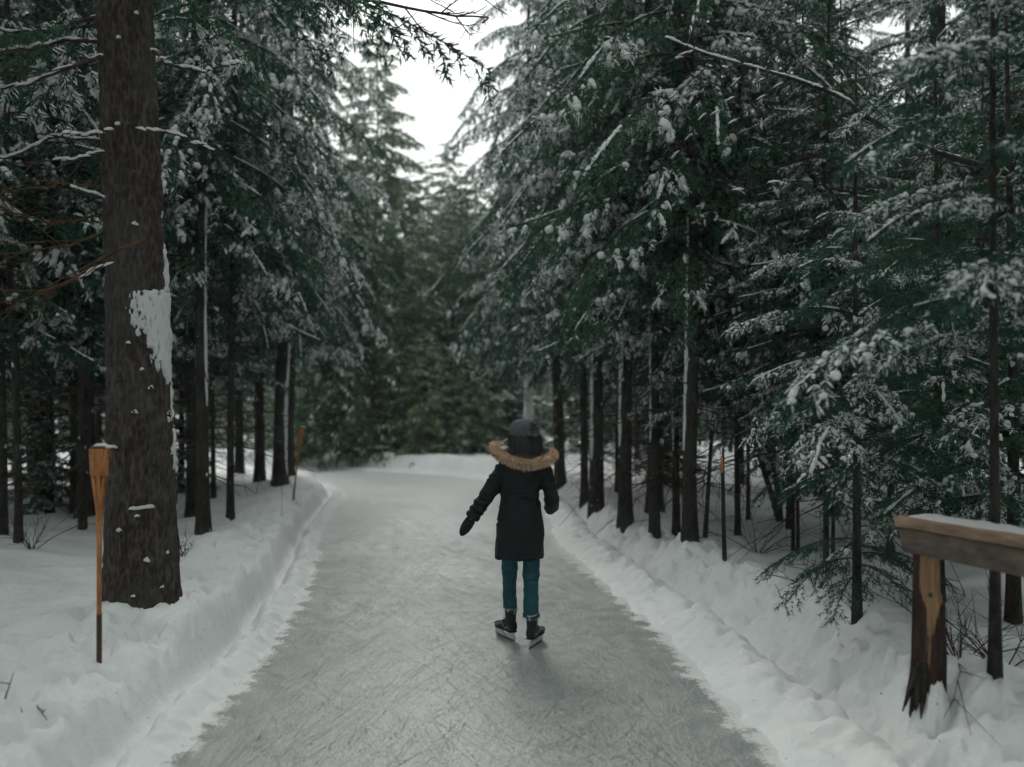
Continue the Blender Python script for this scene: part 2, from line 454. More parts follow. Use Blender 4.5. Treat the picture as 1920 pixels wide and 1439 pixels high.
def skate_marks(name, seed, n, color, wr, lr, label):
    rng = np.random.default_rng(seed); A = Acc(); m = 9
    s_ = 3.2 + rng.random(n) ** 1.6 * 17
    i = np.clip(np.searchsorted(CL[:200, 1], s_), 1, len(CL) - 1) if False else np.array([np.argmin(np.abs(CL[:330, 1] - a)) for a in s_])
    off = rng.uniform(-1, 1, n) * (CL[i, 2] - .12); N = np.stack([CLT[i, 1], -CLT[i, 0]], -1)
    P = CL[i, :2] + N * off[:, None]
    hd = np.arctan2(CLT[i, 1], CLT[i, 0]) + np.where(rng.random(n) < .7, rng.normal(0, .32, n), rng.normal(0, .8, n))
    L = rng.uniform(*lr, n) * rng.uniform(.4, 1, n); k = rng.normal(0, .28, n)
    u = np.linspace(-.5, .5, m); ang = hd[:, None] + k[:, None] * u[None] * L[:, None]
    st = L[:, None] / (m - 1); X = P[:, :1] + np.cumsum(np.cos(ang) * st, 1); Y = P[:, 1:] + np.cumsum(np.sin(ang) * st, 1)
    w = rng.uniform(*wr, n)[:, None] * np.clip(np.minimum(u + .5, .5 - u) * 6, .08, 1)[None]; sx, sy = -np.sin(ang) * w, np.cos(ang) * w
    z = np.full_like(X, .0025)
    V = np.stack([np.stack([X - sx, Y - sy, z], -1), np.stack([X + sx, Y + sy, z], -1)], 2)      # n,m,2,3
    e, _s = path_e(V[:, :, 0, 0].ravel(), V[:, :, 0, 1].ravel()); ok = (e.reshape(n, m) < -.02).all(1)
    V = V[ok]; n2 = len(V); b = (np.arange(n2) * m * 2)[:, None] + (np.arange(m - 1) * 2)[None]
    Q = np.stack([b, b + 2, b + 3, b + 1], -1).reshape(-1, 4)
    up = np.cross(V.reshape(-1, 3)[Q[0, 1]] - V.reshape(-1, 3)[Q[0, 0]], V.reshape(-1, 3)[Q[0, 3]] - V.reshape(-1, 3)[Q[0, 0]])[2]
    Q = Q if up > 0 else Q[:, ::-1]
    t = NT(name); nn = t.noise(t.coords(), 30, 3); t.bump(t.noise(t.coords(), 46, 5, .75), .25, .01); me = mesh_np(name, V.reshape(-1, 3), Q, t.set(t.ramp(nn, [(.35, tuple(c * .8 for c in color)), (.65, color)]), .41, .5), False)
    tag(link(name, me), label, 'scratches', kind='stuff')
skate_marks('pale_skate_marks', 1, 4200, (.60, .62, .61), (.0008, .0020), (.3, 1.9), 'pale blade cuts scored across the ice')
skate_marks('dark_skate_marks', 2, 260, (.235, .26, .257), (.0006, .0014), (.3, 1.6), 'dark blade cuts scored across the ice')

# ------------------------------------------------------------------ snow dome template
def dome_template():
    V = [(0, 0, 1.0)]
    for rr, z, off in ((0.72, 0.62, 0), (1.0, -0.10, 0.5)):
        for k in range(6):
            a = (k + off) * math.pi / 3; V.append((rr * math.cos(a), rr * math.sin(a), z))
    V.append((0, 0, -0.35))
    T = []
    for k in range(6):
        k2 = (k + 1) % 6
        T.append((0, 1 + k, 1 + k2)); T.append((1 + k, 7 + k, 1 + k2)); T.append((1 + k2, 7 + k, 7 + k2)); T.append((13, 7 + k2, 7 + k))
    return np.array(V), np.array(T)
DV, DT = dome_template()

def domes(rng, P, D, size):
    """P (n,3) seats, D (n,3) long axis, size (n,3) half length, half width, height -> V,T"""
    n = len(P)
    if n == 0: return np.zeros((0, 3)), np.zeros((0, 3), int)
    D = D / (np.linalg.norm(D, axis=1)[:, None] + 1e-9)
    up = np.array([0, 0, 1.0])
    S = np.cross(up, D); S /= np.linalg.norm(S, axis=1)[:, None] + 1e-6
    Z = np.cross(D, S)
    t = DV[None] * (1 + rng.uniform(-0.22, 0.22, (n, len(DV), 1)))
    V = P[:, None] + t[..., 0:1] * size[:, None, 0:1] * D[:, None] + t[..., 1:2] * size[:, None, 1:2] * S[:, None] + t[..., 2:3] * size[:, None, 2:3] * Z[:, None]
    T = DT[None] + (np.arange(n) * len(DV))[:, None, None]
    return V.reshape(-1, 3), T.reshape(-1, 3)

# ------------------------------------------------------------------ conifer branches
def make_branch(seed, L=2.4, rise=0.12, droop=0.45, tip=0.12, step=0.085, latlen=0.62, pend=0.35, bl=0.060, bw=0.012, bstep=0.016, snow=0.65, ssz=1.0, flat=0.5, wood=0.018, bare=0.12, axs=None, powder=0.5):
    rng = np.random.default_rng(seed)
    W, Nn, S = Acc(), Acc(), Acc()
    n = 14; t = np.linspace(0, 1, n); bend = rng.uniform(-.12, .12)
    ax = np.stack([L * t * (1 - 0.10 * t), L * bend * t * t + 0.02 * rng.standard_normal(n).cumsum() * L / 6, L * (rise * t - droop * t * t + tip * t ** 4)], -1)
    tube(W, ax, np.linspace(wood, 0.003, n), 5, False)
    def P(u):
        u = np.asarray(u); return np.stack([np.interp(u, t, ax[:, k]) for k in range(3)], -1)
    # side twigs
    tw_b, tw_d, tw_l, tw_dd = [], [], [], []
    u = bare + 0.02; sgn = 1
    while u < 1.0:
        b = P(u); T0 = P(min(u + .03, 1.0)) - P(max(u - .03, 0)); T0 = T0 / np.linalg.norm(T0)
        l = latlen * (1.05 - 0.82 * u) * rng.uniform(0.65, 1.2) * min(1, 0.35 + u / 0.3) * L / 2.4 + 0.06
        side = np.array([-T0[1], T0[0], 0.0]) * sgn
        d = T0 * rng.uniform(.45, .85) + side * rng.uniform(.6, 1.0) + np.array([0, 0, rng.uniform(-.12, .12) - pend * rng.uniform(.5, 1.4)])
        d /= np.linalg.norm(d)
        tw_b.append(b); tw_d.append(d); tw_l.append(l); tw_dd.append(pend * rng.uniform(.3, .9) + 0.05)
        # second order twigs
        if l > 0.22:
            for q in range(int(l / 0.11)):
                uu = rng.uniform(.2, .95); bb = b + d * l * uu - np.array([0, 0, tw_dd[-1] * l * uu * uu])
                s2 = np.array([-d[1], d[0], 0.0]) * rng.choice([-1, 1])
                d2 = d * rng.uniform(.5, .9) + s2 * rng.uniform(.4, .9) + np.array([0, 0, rng.uniform(-.15, .1) - pend * rng.uniform(.5, 1.5)])
                d2 /= np.linalg.norm(d2)
                tw_b.append(bb); tw_d.append(d2); tw_l.append(l * rng.uniform(.25, .45) * (1.1 - .5 * uu)); tw_dd.append(pend * .5)
        sgn = -sgn; u += step / L * rng.uniform(.7, 1.3)
    tw_b, tw_d, tw_l, tw_dd = map(np.array, (tw_b, tw_d, tw_l, tw_dd))
    # needles
    cnt = np.maximum(2, (tw_l / bstep).astype(int)); idx = np.repeat(np.arange(len(tw_l)), cnt)
    uu = rng.uniform(0.02, 1.0, len(idx))
    D = tw_d[idx] - np.stack([0 * uu, 0 * uu, 2 * tw_dd[idx] * uu], -1); D /= np.linalg.norm(D, axis=1)[:, None]
    B = tw_b[idx] + tw_d[idx] * (tw_l[idx] * uu)[:, None]; B[:, 2] -= tw_dd[idx] * tw_l[idx] * uu * uu
    # along the axis as well
    na = int(L * 0.9 / bstep * 1.5); ua = rng.uniform(bare * 0.8, 1, na); Ba = P(ua); Ta = P(np.minimum(ua + .02, 1)) - P(ua - .02); Ta /= np.linalg.norm(Ta, axis=1)[:, None] + 1e-9
    B = np.concatenate([B, Ba]); D = np.concatenate([D, Ta])
    r = rng.standard_normal((len(B), 3)); r[:, 2] = r[:, 2] * flat - 0.15 * pend
    r -= D * (r * D).sum(1)[:, None]; r /= np.linalg.norm(r, axis=1)[:, None] + 1e-9
    nd = D * rng.uniform(.35, .9, len(B))[:, None] + r * rng.uniform(.4, .9, len(B))[:, None]; nd /= np.linalg.norm(nd, axis=1)[:, None]
    ln = bl * rng.uniform(.7, 1.3, len(B)); s = rng.standard_normal((len(B), 3)); s -= nd * (s * nd).sum(1)[:, None]; s /= np.linalg.norm(s, axis=1)[:, None] + 1e-9
    a = B - s * bw * .5; b2 = B + s * bw * .5; c = B + nd * ln[:, None]
    V = np.stack([a, b2, c], 1).reshape(-1, 3)
    Nn.add(V, np.arange(len(V)).reshape(-1, 3))
    # powder lying on the needles, in patches
    pk = np.nonzero((noise3(B[:, 0] * 2.6, B[:, 1] * 2.6, B[:, 2] * 2.6 + seed * 3.3, 9) + .35 * noise3(B[:, 0] * 9, B[:, 1] * 9, B[:, 2] * 9, 10) > 0.38 - .28 * snow) & (rng.random(len(B)) < powder))[0]
    if len(pk):
        hs_ = np.cross(nd[pk], [0, 0, 1.0]); hs_ /= np.linalg.norm(hs_, axis=1)[:, None] + 1e-6; up_ = np.array([0, 0, bw * .7])
        ww = bw * rng.uniform(.7, 1.25, len(pk))[:, None]; b0_ = B[pk] + up_; m_ = B[pk] + nd[pk] * ln[pk][:, None] * .55 + up_ * 1.1; e_ = B[pk] + nd[pk] * ln[pk][:, None] * .98 + up_ * .4
        V = np.stack([b0_ - hs_ * ww * .5, b0_ + hs_ * ww * .5, m_ + hs_ * ww * .6, m_ - hs_ * ww * .6, e_], 1).reshape(-1, 3); b_ = np.arange(len(pk))[:, None] * 5
        S.add(V, np.concatenate([b_ + [0, 1, 2], b_ + [0, 2, 3], b_ + [3, 2, 4]]))
    # snow along the axis and on the twigs
    ns = int(L / 0.075); us = np.linspace(bare + .05, .99, ns); keep = (noise3(us * L * 3.6, seed * 1.7, 0, 3) > (0.42 - (snow if axs is None else axs) * 0.9)); us = us[keep]
    if len(us):
        Tn = P(np.minimum(us + .02, 1)) - P(us - .02); k = len(us); w = rng.uniform(.010, .028, k) * ssz
        v, tt = domes(rng, P(us) + np.array([0, 0, .012]), Tn, np.stack([rng.uniform(.035, .08, k), w, w * rng.uniform(.6, 1.0, k)], -1)); S.add(v, tt)
    big = np.nonzero((rng.random(len(tw_l)) < snow * 1.3) & (tw_l > 0.05))[0]
    if len(big):
        rep = np.repeat(big, rng.integers(1, 4, len(big))); uu = rng.uniform(.15, .95, len(rep))
        B = tw_b[rep] + tw_d[rep] * (tw_l[rep] * uu)[:, None]; B[:, 2] -= tw_dd[rep] * tw_l[rep] * uu * uu; B[:, 2] += 0.012
        D = tw_d[rep] - np.stack([0 * uu, 0 * uu, 2 * tw_dd[rep] * uu], -1)
        k = len(rep); w = rng.uniform(.012, .042, k) * ssz
        keep = noise3(B[:, 0] * 2.6, B[:, 1] * 2.6, B[:, 2] * 2.6 + seed * 3.3, 9) > 0.16
        v, tt = domes(rng, B[keep], D[keep], np.stack([rng.uniform(.018, .050, k) * ssz, w, w * rng.uniform(.5, .9, k)], -1)[keep]); S.add(v, tt)
    return [x.arrays() for x in (W, Nn, S)]

def xform(V, sc, pitch, az, pos):
    cp, sp = math.cos(pitch), math.sin(pitch); ca, sa = math.cos(az), math.sin(az)
    x, y, z = V[:, 0] * sc, V[:, 1] * sc, V[:, 2] * sc
    x2 = x * cp - z * sp; z2 = x * sp + z * cp
    return np.stack([x2 * ca - y * sa + pos[0], x2 * sa + y * ca + pos[1], z2 + pos[2]], -1)

def crown_mesh(name, seed, H, cb, Lmax, protos, dens, needle_mat, pitch0=0.0, pitch1=0.5, power=0.8, lean=None, base_short=0.6, full=True, split=True):
    """returns (branches, needles, snow) meshes in tree coordinates"""
    rng = np.random.default_rng(seed); A = [Acc(), Acc(), Acc()]
    z = cb; az = rng.uniform(0, 6.28)
    while z < H - 0.15:
        f = (z - cb) / (H - cb)
        L = Lmax * (1 - f) ** power * (base_short + (1 - base_short) * min(1, f / 0.12)) * rng.uniform(.72, 1.12) + 0.12
        pr = protos[rng.integers(len(protos))]
        pt = pitch0 + (pitch1 - pitch0) * f ** 1.3 + rng.uniform(-.12, .12)
        for k in range(3): 
            V, T = pr[k]
            if len(V): A[k].add(xform(V, L / pr[3], pt, az, (0, 0, z)), T)
        az += 2.399 + rng.uniform(-.35, .35)
        z += rng.uniform(.6, 1.4) / dens * (1 + 0.8 * f)
    (wv, wt), (nv, nt), (sv, st) = [a.arrays() for a in A]
    def multi(nm, parts):
        V = np.concatenate([p[0] for p in parts]); T = []; n = 0
        for p in parts: T.append(p[1] + n); n += len(p[0])
        me = mesh_np(nm, V, np.concatenate(T), [p[2] for p in parts], True)
        me.polygons.foreach_set('material_index', np.repeat(np.arange(len(parts)), [len(p[1]) for p in parts]).astype(np.int32))
        me.polygons.foreach_set('use_smooth', np.repeat([p[3] for p in parts], [len(p[1]) for p in parts]))
        return me
    w, n_, s_ = (wv, wt, M_TWIG, True), (nv, nt, needle_mat, False), (sv, st, M_BSNOW, True)
    out = {'all': multi(name + '_crown_full', [w, n_, s_])} if full else {}
    if split: out['crown'] = multi(name + '_crown', [w, n_]); out['snow'] = multi(name + '_snow', [s_])
    return out

def protoset(n, seed, **k):
    out = []
    for i in range(n):
        p = make_branch(seed + i, **k); p.append(k.get('L', 2.4)); out.append(p)
    return out

def dead_branches(name, seed, z0, z1, count, lmax, mat, sub=4):
    rng = np.random.default_rng(seed); A = Acc()
    for _ in range(count):
        z = rng.uniform(z0, z1); az = rng.uniform(0, 6.28); L = lmax * rng.uniform(.25, 1)
        d = np.array([math.cos(az), math.sin(az), rng.uniform(-.35, .15)]); n = 6
        t = np.linspace(0, 1, n)[:, None]
        P = np.array([0, 0, z]) + d * L * t + np.array([0, 0, -1.0]) * L * rng.uniform(.0, .35) * t ** 2 + rng.standard_normal((n, 3)) * .025 * L * t
        tube(A, P, np.linspace(.010, .003, n) * rng.uniform(.7, 1.3), 4, False)
        for q in range(sub):
            i = rng.integers(1, n); dd = d + rng.standard_normal(3) * .7; dd[2] -= .2; l2 = L * rng.uniform(.15, .45)
            tube(A, np.stack([P[i], P[i] + dd * l2 * .5, P[i] + dd * l2 + np.array([0, 0, -.1 * l2])]), [.004, .003, .002], 3, False)
    return A.mesh(name, mat)

# branch prototypes
BR_D = protoset(5, 100, L=2.4, rise=0.10, droop=0.62, tip=0.10, pend=0.55, step=0.085, latlen=0.58, bstep=0.0135, bl=0.078, bw=0.0185, snow=0.50, ssz=1.35, axs=0.32, powder=.7, flat=0.9)
BR_M = protoset(5, 140, L=2.4, rise=0.05, droop=0.38, tip=0.14, pend=0.30, step=0.10, latlen=0.66, bstep=0.0155, bl=0.080, bw=0.0185, snow=0.48, ssz=1.3, axs=0.32, powder=.7, flat=0.8)
BR_F = protoset(4, 180, L=2.4, rise=0.10, droop=0.36, tip=0.05, pend=0.22, step=0.16, latlen=0.85, bstep=0.034, bl=0.17, bw=0.050, snow=0.34, ssz=1.9, flat=0.7)
BR_S = protoset(5, 220, L=1.2, rise=0.14, droop=0.50, tip=0.06, pend=0.20, step=0.05, latlen=0.80, bstep=0.0075, bl=0.046, bw=0.0100, snow=0.46, ssz=0.62, axs=0.12, powder=.45, flat=0.6, wood=0.009, bare=0.08)

CROWN = {
    'droop_a': crown_mesh('droop_a', 1, 14.0, 3.1, 2.75, BR_D, 10.5, M_NEEDLE, -0.22, 0.25, 0.75),
    'droop_b': crown_mesh('droop_b', 2, 13.0, 3.6, 2.5, BR_D, 10.5, M_NEEDLE, -0.30, 0.25, 0.8),
    'mid_a': crown_mesh('mid_a', 3, 15.0, 3.0, 2.7, BR_M, 9, M_NEEDLE, -0.10, 0.35, 0.7),
    'far_a': crown_mesh('far_a', 4, 12.0, 0.5, 2.6, BR_F, 10, M_NEEDLE2, -0.05, 0.35, 0.85, base_short=.9, split=False),
    'far_b': crown_mesh('far_b', 5, 9.0, 0.3, 2.4, BR_F, 10, M_NEEDLE2, 0.05, 0.45, 0.8, base_short=.9, split=False),
    'sap_a': crown_mesh('sap_a', 6, 3.6, 0.75, 1.15, BR_S, 17, M_NEEDLE, 0.0, 0.5, 0.75, base_short=.85, full=False),
    'sap_b': crown_mesh('sap_b', 7, 4.6, 0.9, 1.5, BR_S, 15, M_NEEDLE, -0.05, 0.45, 0.7, base_short=.85, full=False),
}
BR_G = protoset(4, 260, L=2.4, rise=0.06, droop=0.42, tip=0.06, pend=0.40, step=0.13, latlen=0.80, bstep=0.026, bl=0.15, bw=0.046, snow=0.60, ssz=1.3, axs=.25, powder=.5, flat=0.9)
CROWN['far_c'] = crown_mesh('far_c', 8, 13.0, 0.6, 3.0, BR_G, 19, M_NEEDLE2, -0.15, 0.25, 0.62, base_short=.9, split=False)
CROWN['bush'] = crown_mesh('bush', 9, 5.0, 0.15, 2.2, BR_G, 22, M_NEEDLE3, 0.05, 0.5, 0.7, base_short=.95, split=False)
CROWN_H = {'far_c': 13.0, 'bush': 5.0, 'droop_a': 14.0, 'droop_b': 13.0, 'mid_a': 15.0, 'far_a': 12.0, 'far_b': 9.0, 'sap_a': 3.6, 'sap_b': 4.6}
DEAD = [dead_branches('dead_a', 11, 0.6, 5.0, 42, 1.3, M_TWIG), dead_branches('dead_b', 12, 0.5, 4.5, 54, 1.1, M_TWIG), dead_branches('dead_c', 13, 1.0, 5.0, 30, 1.5, M_TWIG)]

def trunk_profile(H, r0, seed, flare=0.35, n=26, bendamp=0.05):
    rng = np.random.default_rng(seed)
    z = np.concatenate([[-0.35], np.linspace(0, 1, n - 1) ** 1.4 * H])
    r = r0 * (1 - 0.90 * np.clip(z / H, 0, 1)) ** 0.8 * (1 + flare * np.exp(-np.maximum(z, 0) / 0.28))
    ph = rng.uniform(0, 6.28, 2)
    off = np.stack([bendamp * np.sin(z * 0.5 + ph[0]) - bendamp * math.sin(ph[0]), bendamp * np.sin(z * 0.43 + ph[1]) - bendamp * math.sin(ph[1])], -1) * np.clip(z / 3, 0, 1)[:, None]
    return z, r, off

def trunk_mesh(name, H, r0, seed, mat, lean=(0, 0), ns=12, flare=0.35, bendamp=0.05):
    z, r, off = trunk_profile(H, r0, seed, flare, 26, bendamp)
    th = np.linspace(0, 2 * math.pi, ns, endpoint=False)
    off = off + np.array(lean)[None] * np.maximum(z, 0)[:, None]
    rr = r[:, None] * (1 + 0.07 * noise3(np.cos(th)[None] * 2 + seed, np.sin(th)[None] * 2, z[:, None] * 1.5, seed))
    V = np.stack([off[:, :1] + rr * np.cos(th), off[:, 1:] + rr * np.sin(th), np.broadcast_to(z[:, None], rr.shape)], -1).reshape(-1, 3)
    return mesh_np(name, V, grid_quads(len(z), ns, True), mat, True)

def trunk_snow(pos, H, r0, seed, z0, z1, phi0, dphi, lean=(0, 0), flare=0.35, thr=0.0, thick=0.018, bendamp=0.05, name='trunk_snow'):
    """ragged strip of blown snow stuck on a trunk; phi 0 faces the camera, + is to the right in the picture"""
    z, r, off = trunk_profile(H, r0, seed, flare, 26, bendamp)
    off = off + np.array(lean)[None] * np.maximum(z, 0)[:, None]
    zz = np.linspace(z0, z1, max(24, int((z1 - z0) / 0.025))); ph = np.linspace(-1, 1, 15)
    rz = np.interp(zz, z, r); ox = np.interp(zz, z, off[:, 0]); oy = np.interp(zz, z, off[:, 1])
    wid = dphi * (0.65 + 0.5 * fbm(zz * 2.2, seed, 0, 3, 7)) * np.clip(np.minimum(zz - z0, z1 - zz) / 0.25, 0, 1) ** .5
    c = np.array([-pos[0], -pos[1]]); c /= np.linalg.norm(c); rt = np.array([-c[1], c[0]])
    PHI = phi0 + 0.15 * noise3(zz * 1.1, 0, seed, 5)[:, None] + ph[None] * dphi * 1.3
    m = 1 - np.abs(ph[None] * dphi * 1.3) / np.maximum(wid[:, None], 0.02) + 0.55 * fbm(PHI * 6 * 1.0, zz[:, None] * 9, seed, 2, 3) - thr
    offr = np.clip(m * 1.6, -1, 1); offr = np.where(offr > 0, thick * offr ** .6, 0.02 * offr)
    rr = rz[:, None] + offr
    dx = np.cos(PHI) * c[0] + np.sin(PHI) * rt[0]; dy = np.cos(PHI) * c[1] + np.sin(PHI) * rt[1]
    V = np.stack([ox[:, None] + rr * dx, oy[:, None] + rr * dy, np.broadcast_to(zz[:, None], rr.shape)], -1).reshape(-1, 3)
    return mesh_np(name, V, grid_quads(len(zz), len(ph)), M_BSNOW, True)

_tm = {}
def tree(name, pos, H, r0, crown, label, group=None, rz=None, seed=0, dead=None, snow=None, lean=(0, 0), cscale=None, cat='tree', cz=1.0, mat=None, ns=12, bend=0.05, plain=False):
    rng = random.Random(seed * 7 + 3)
    rz = rng.uniform(0, 6.28) if rz is None else rz
    o = empty(name, pos)
    tag(o, label, cat, group)
    link('trunk', trunk_mesh('trunk', H, r0, seed, mat or M_BARK, lean, ns, bendamp=bend), o)
    if crown:
        s = cscale if cscale else H / CROWN_H[crown]
        C_ = CROWN[crown]
        for nm, me in ([('crown', C_['all'])] if plain or 'crown' not in C_ else [('crown', C_['crown']), ('snow_load', C_['snow'])]):
            c = tag(link(nm, me, o), kind='stuff'); c.scale = (s, s, s * cz); c.rotation_euler = (0, 0, rz)
    if dead is not None:
        d = tag(link('dead_branches', DEAD[dead], o), kind='stuff'); d.rotation_euler = (0, 0, rng.uniform(0, 6.28)); d.scale = (1, 1, rng.uniform(.9, 1.1))
    if snow:
        for k, sn in enumerate(snow):
            link('trunk_snow', trunk_snow((pos[0], pos[1]), H, r0, seed, *sn, lean=lean, bendamp=bend), o)
    return o

def on_ground(px, d, dz=0.0):
    x = wx(px, d); return (x, d, ground_z(np.array([x]), np.array([d]))[0] + dz)
def foot(px, py):
    """point of the ground seen at a pixel"""
    d = np.linspace(3, 60, 1500); x = (px - 960) / F * d
    g = ground_z(x, d); ray = CH - (py - HZ) / F * d
    i = np.nonzero(ray <= g)[0]; i = i[0] if len(i) else len(d) - 1
    return (x[i], d[i], g[i])

# ------------------------------------------------------------------ cold air between the trees
def haze():
    A = Acc(); box(A, (0, 0, 10.5), (1300, 1300, 24)); m = bpy.data.materials.new('haze_air'); m.use_nodes = True; n = m.node_tree.nodes; n.remove(n['Principled BSDF'])
    v = n.new('ShaderNodeVolumePrincipled'); v.inputs['Color'].default_value = (.82, .95, .92, 1); v.inputs['Density'].default_value = 0.0014
    m.node_tree.links.new(v.outputs[0], n['Material Output'].inputs['Volume'])
    tag(link('haze', A.mesh('haze', m, False)), 'thin cold haze in the air of the wood', kind='stuff')
haze()

# ------------------------------------------------------------------ the big red-barked spruce at the left
def build_big_spruce():
    pos = Vector((wx(266, 6.3), 6.3, 0.30))
    root = empty('spruce_tree', pos)
    tag(root, 'thick red-brown spruce trunk with a plaster of snow beside the near orange torch', 'tree')
    c = np.array([-pos.x, -pos.y]); c /= np.linalg.norm(c); rt = np.array([-c[1], c[0]])
    def radius(z): return np.interp(z, [-.4, 0, .15, .5, 1.2, 2, 3, 4.5, 7, 13], [.285, .27, .258, .242, .226, .205, .190, .178, .15, .03])
    def centre(z): return np.interp(z, [-.4, 0, 1.4, 2.2, 4.5, 13], [0.0, 0.0, -.01, -.03, -.115, -.3])   # drift to picture left with height
    nz, nt = 300, 84
    z = np.concatenate([np.linspace(-.4, 5.6, nz), np.linspace(5.8, 13, 12)]); th = np.linspace(0, 2 * math.pi, nt, endpoint=False)
    C, S_ = np.cos(th)[None], np.sin(th)[None]
    def plates(ph_c, ph_s, zz):
        a = fbm(ph_c * 6.5, ph_s * 6.5, zz * 4.2, 3, 41); b = np.abs(noise3(ph_c * 9, ph_s * 9, zz * 7, 42))
        return 0.013 * a + 0.016 * np.minimum(b * 2.2, 1)
    rr = radius(z)[:, None] * (1 + .03 * noise3(C * 1.5, S_ * 1.5, z[:, None] * .8, 4)) + plates(C, S_, z[:, None])
    ph = th
    X = centre(z)[:, None] * rt[0] + rr * (C * c[0] + S_ * rt[0]); Y = centre(z)[:, None] * rt[1] + rr * (C * c[1] + S_ * rt[1])
    V = np.stack([X, Y, np.broadcast_to(z[:, None], X.shape)], -1).reshape(-1, 3)
    link('trunk', mesh_np('trunk', V, grid_quads(len(z), nt, True), M_BARK_BIG), root)
    def surf(phi, zz, out=0.0):
        r = radius(zz) + out; x = centre(zz)
        return np.array([x * rt[0] + r * (math.cos(phi) * c[0] + math.sin(phi) * rt[0]), x * rt[1] + r * (math.cos(phi) * c[1] + math.sin(phi) * rt[1]), zz])
    # plastered snow: a broad patch and a ridge down the right flank
    zz = np.linspace(0.85, 2.95, 240); phs = np.linspace(-0.75, 1.75, 130); Z, PH = np.meshgrid(zz, phs, indexing='ij')
    n = fbm(PH * 5, Z * 7, 0, 4, 51)
    right = np.interp(zz, [0.9, 1.62, 1.72, 1.92, 2.15, 2.33, 2.38, 3.0], [0.9, .85, .65, .2, -.15, -.3, 1.0, 1.1])
    patch = np.minimum(PH - right[:, None], 1.45 - PH) * 2.2 + .0
    patch = np.where((Z > 1.6) & (Z < 2.38), patch, -1) - 1.2 * sstep(2.24, 2.38, Z) + 0.9 * n + 0.1 - 1.0 * (1 - sstep(1.6, 1.8, Z))
    ridge = 0.42 - np.abs(PH - 1.22 - .12 * noise3(Z * 1.5, 0, 0, 6)) * 2.4 + .75 * n - .7 * (1 - sstep(.85, 1.15, Z)) - .5 * sstep(2.6, 2.95, Z)
    m = np.maximum(patch, ridge) - .95 * np.maximum(0, fbm(PH * 13, Z * 22, 3, 3, 57) - .02) * 2.2 + .25 * fbm(PH * 20, Z * 34, 5, 2, 58)
    o = np.clip(m * 1.5, -1, 1); o = np.where(o > 0, .010 + .026 * o ** .8, .03 * o)
    rr = radius(Z) + o; cx = centre(Z)
    V = np.stack([cx * rt[0] + rr * (np.cos(PH) * c[0] + np.sin(PH) * rt[0]), cx * rt[1] + rr * (np.cos(PH) * c[1] + np.sin(PH) * rt[1]), Z], -1).reshape(-1, 3)
    link('trunk_snow', mesh_np('trunk_snow', V, grid_quads(len(zz), len(phs)), M_BSNOW), root)
    # branch stubs with small caps of snow
    rng = np.random.default_rng(8)
    spots = [(-.1, .72), (.15, .40), (-.5, .36), (.75, .43), (.2, .88), (.35, 1.1), (-.15, 1.45), (-.75, 1.2), (.1, 1.75), (-.3, 1.95), (.3, 1.62), (-.6, 1.7), (-.35, 2.5), (.05, 2.8), (-.1, 3.05), (.2, 3.4), (-.4, 3.5), (.1, 3.85), (-.25, 4.1), (.35, 4.3), (.7, .75), (.55, .2), (-.2, .15), (-.6, .62), (.45, 1.35)]
    for phi, zz_ in spots:
        p = surf(phi, zz_, -.01); q = surf(phi, zz_ + rng.uniform(-.02, .02), rng.uniform(.02, .05))
        A = Acc(); tube(A, np.stack([p, (p + q) / 2, q]), [.016, .013, .011], 7)
        link('branch_stub', A.mesh('branch_stub', M_TWIG), root)
        if rng.random() < .55:
            A = Acc(); k = int(rng.integers(2, 4)); P = (p + q)[None] / 2 + rng.uniform(-.010, .010, (k, 3)) + np.array([0, 0, .012]); P[:, :2] += c * .012
            v, t = domes(rng, P, rng.standard_normal((k, 3)) * np.array([1, 1, .2]), np.stack([rng.uniform(.010, .022, k), rng.uniform(.010, .018, k), rng.uniform(.010, .020, k)], -1)); A.add(v, t)
            tag(link('stub_snow', A.mesh('stub_snow', M_BSNOW), root), kind='stuff')
    A = Acc(); P = np.array([surf(f, .78 + .004 * math.sin(9 * f), .012) for f in np.linspace(-.2, .25, 7)])
    v, t = domes(rng, P, np.tile(np.array([rt[0], rt[1], 0.0]), (7, 1)), np.tile([[.035, .02, .022]], (7, 1))); A.add(v, t); tag(link('stub_snow', A.mesh('stub_snow', M_BSNOW), root), kind='stuff')
    # limbs: picture points -> snow lined bare limbs
    def limb(pts, d0, d1, r0, snow, mat, twigs=5, nm='limb'):
        n = 16; tt = np.linspace(0, 1, len(pts)); u = np.linspace(0, 1, n)
        d = d0 + (d1 - d0) * u; px = np.interp(u, tt, [p[0] for p in pts]); py = np.interp(u, tt, [p[1] for p in pts])
        P = np.stack([wx(px, d), d, wz(py, d)], -1) - np.array(pos)
        P[1:-1] += rng.standard_normal((n - 2, 3)) * .006
        A = Acc(); tube(A, P, np.linspace(r0, r0 * .35, n), 6)
        for q in range(twigs):
            i = int(rng.integers(3, n)); dd = (P[-1] - P[0]); dd = dd / np.linalg.norm(dd) + rng.standard_normal(3) * .6 + np.array([0, 0, -.25]); l2 = rng.uniform(.12, .4)
            Q = np.stack([P[i], P[i] + dd * l2 * .5, P[i] + dd * l2 + np.array([0, 0, -.08 * l2])]); tube(A, Q, [.005, .004, .002], 4, False)
        b = link(nm, A.mesh(nm, mat), root)
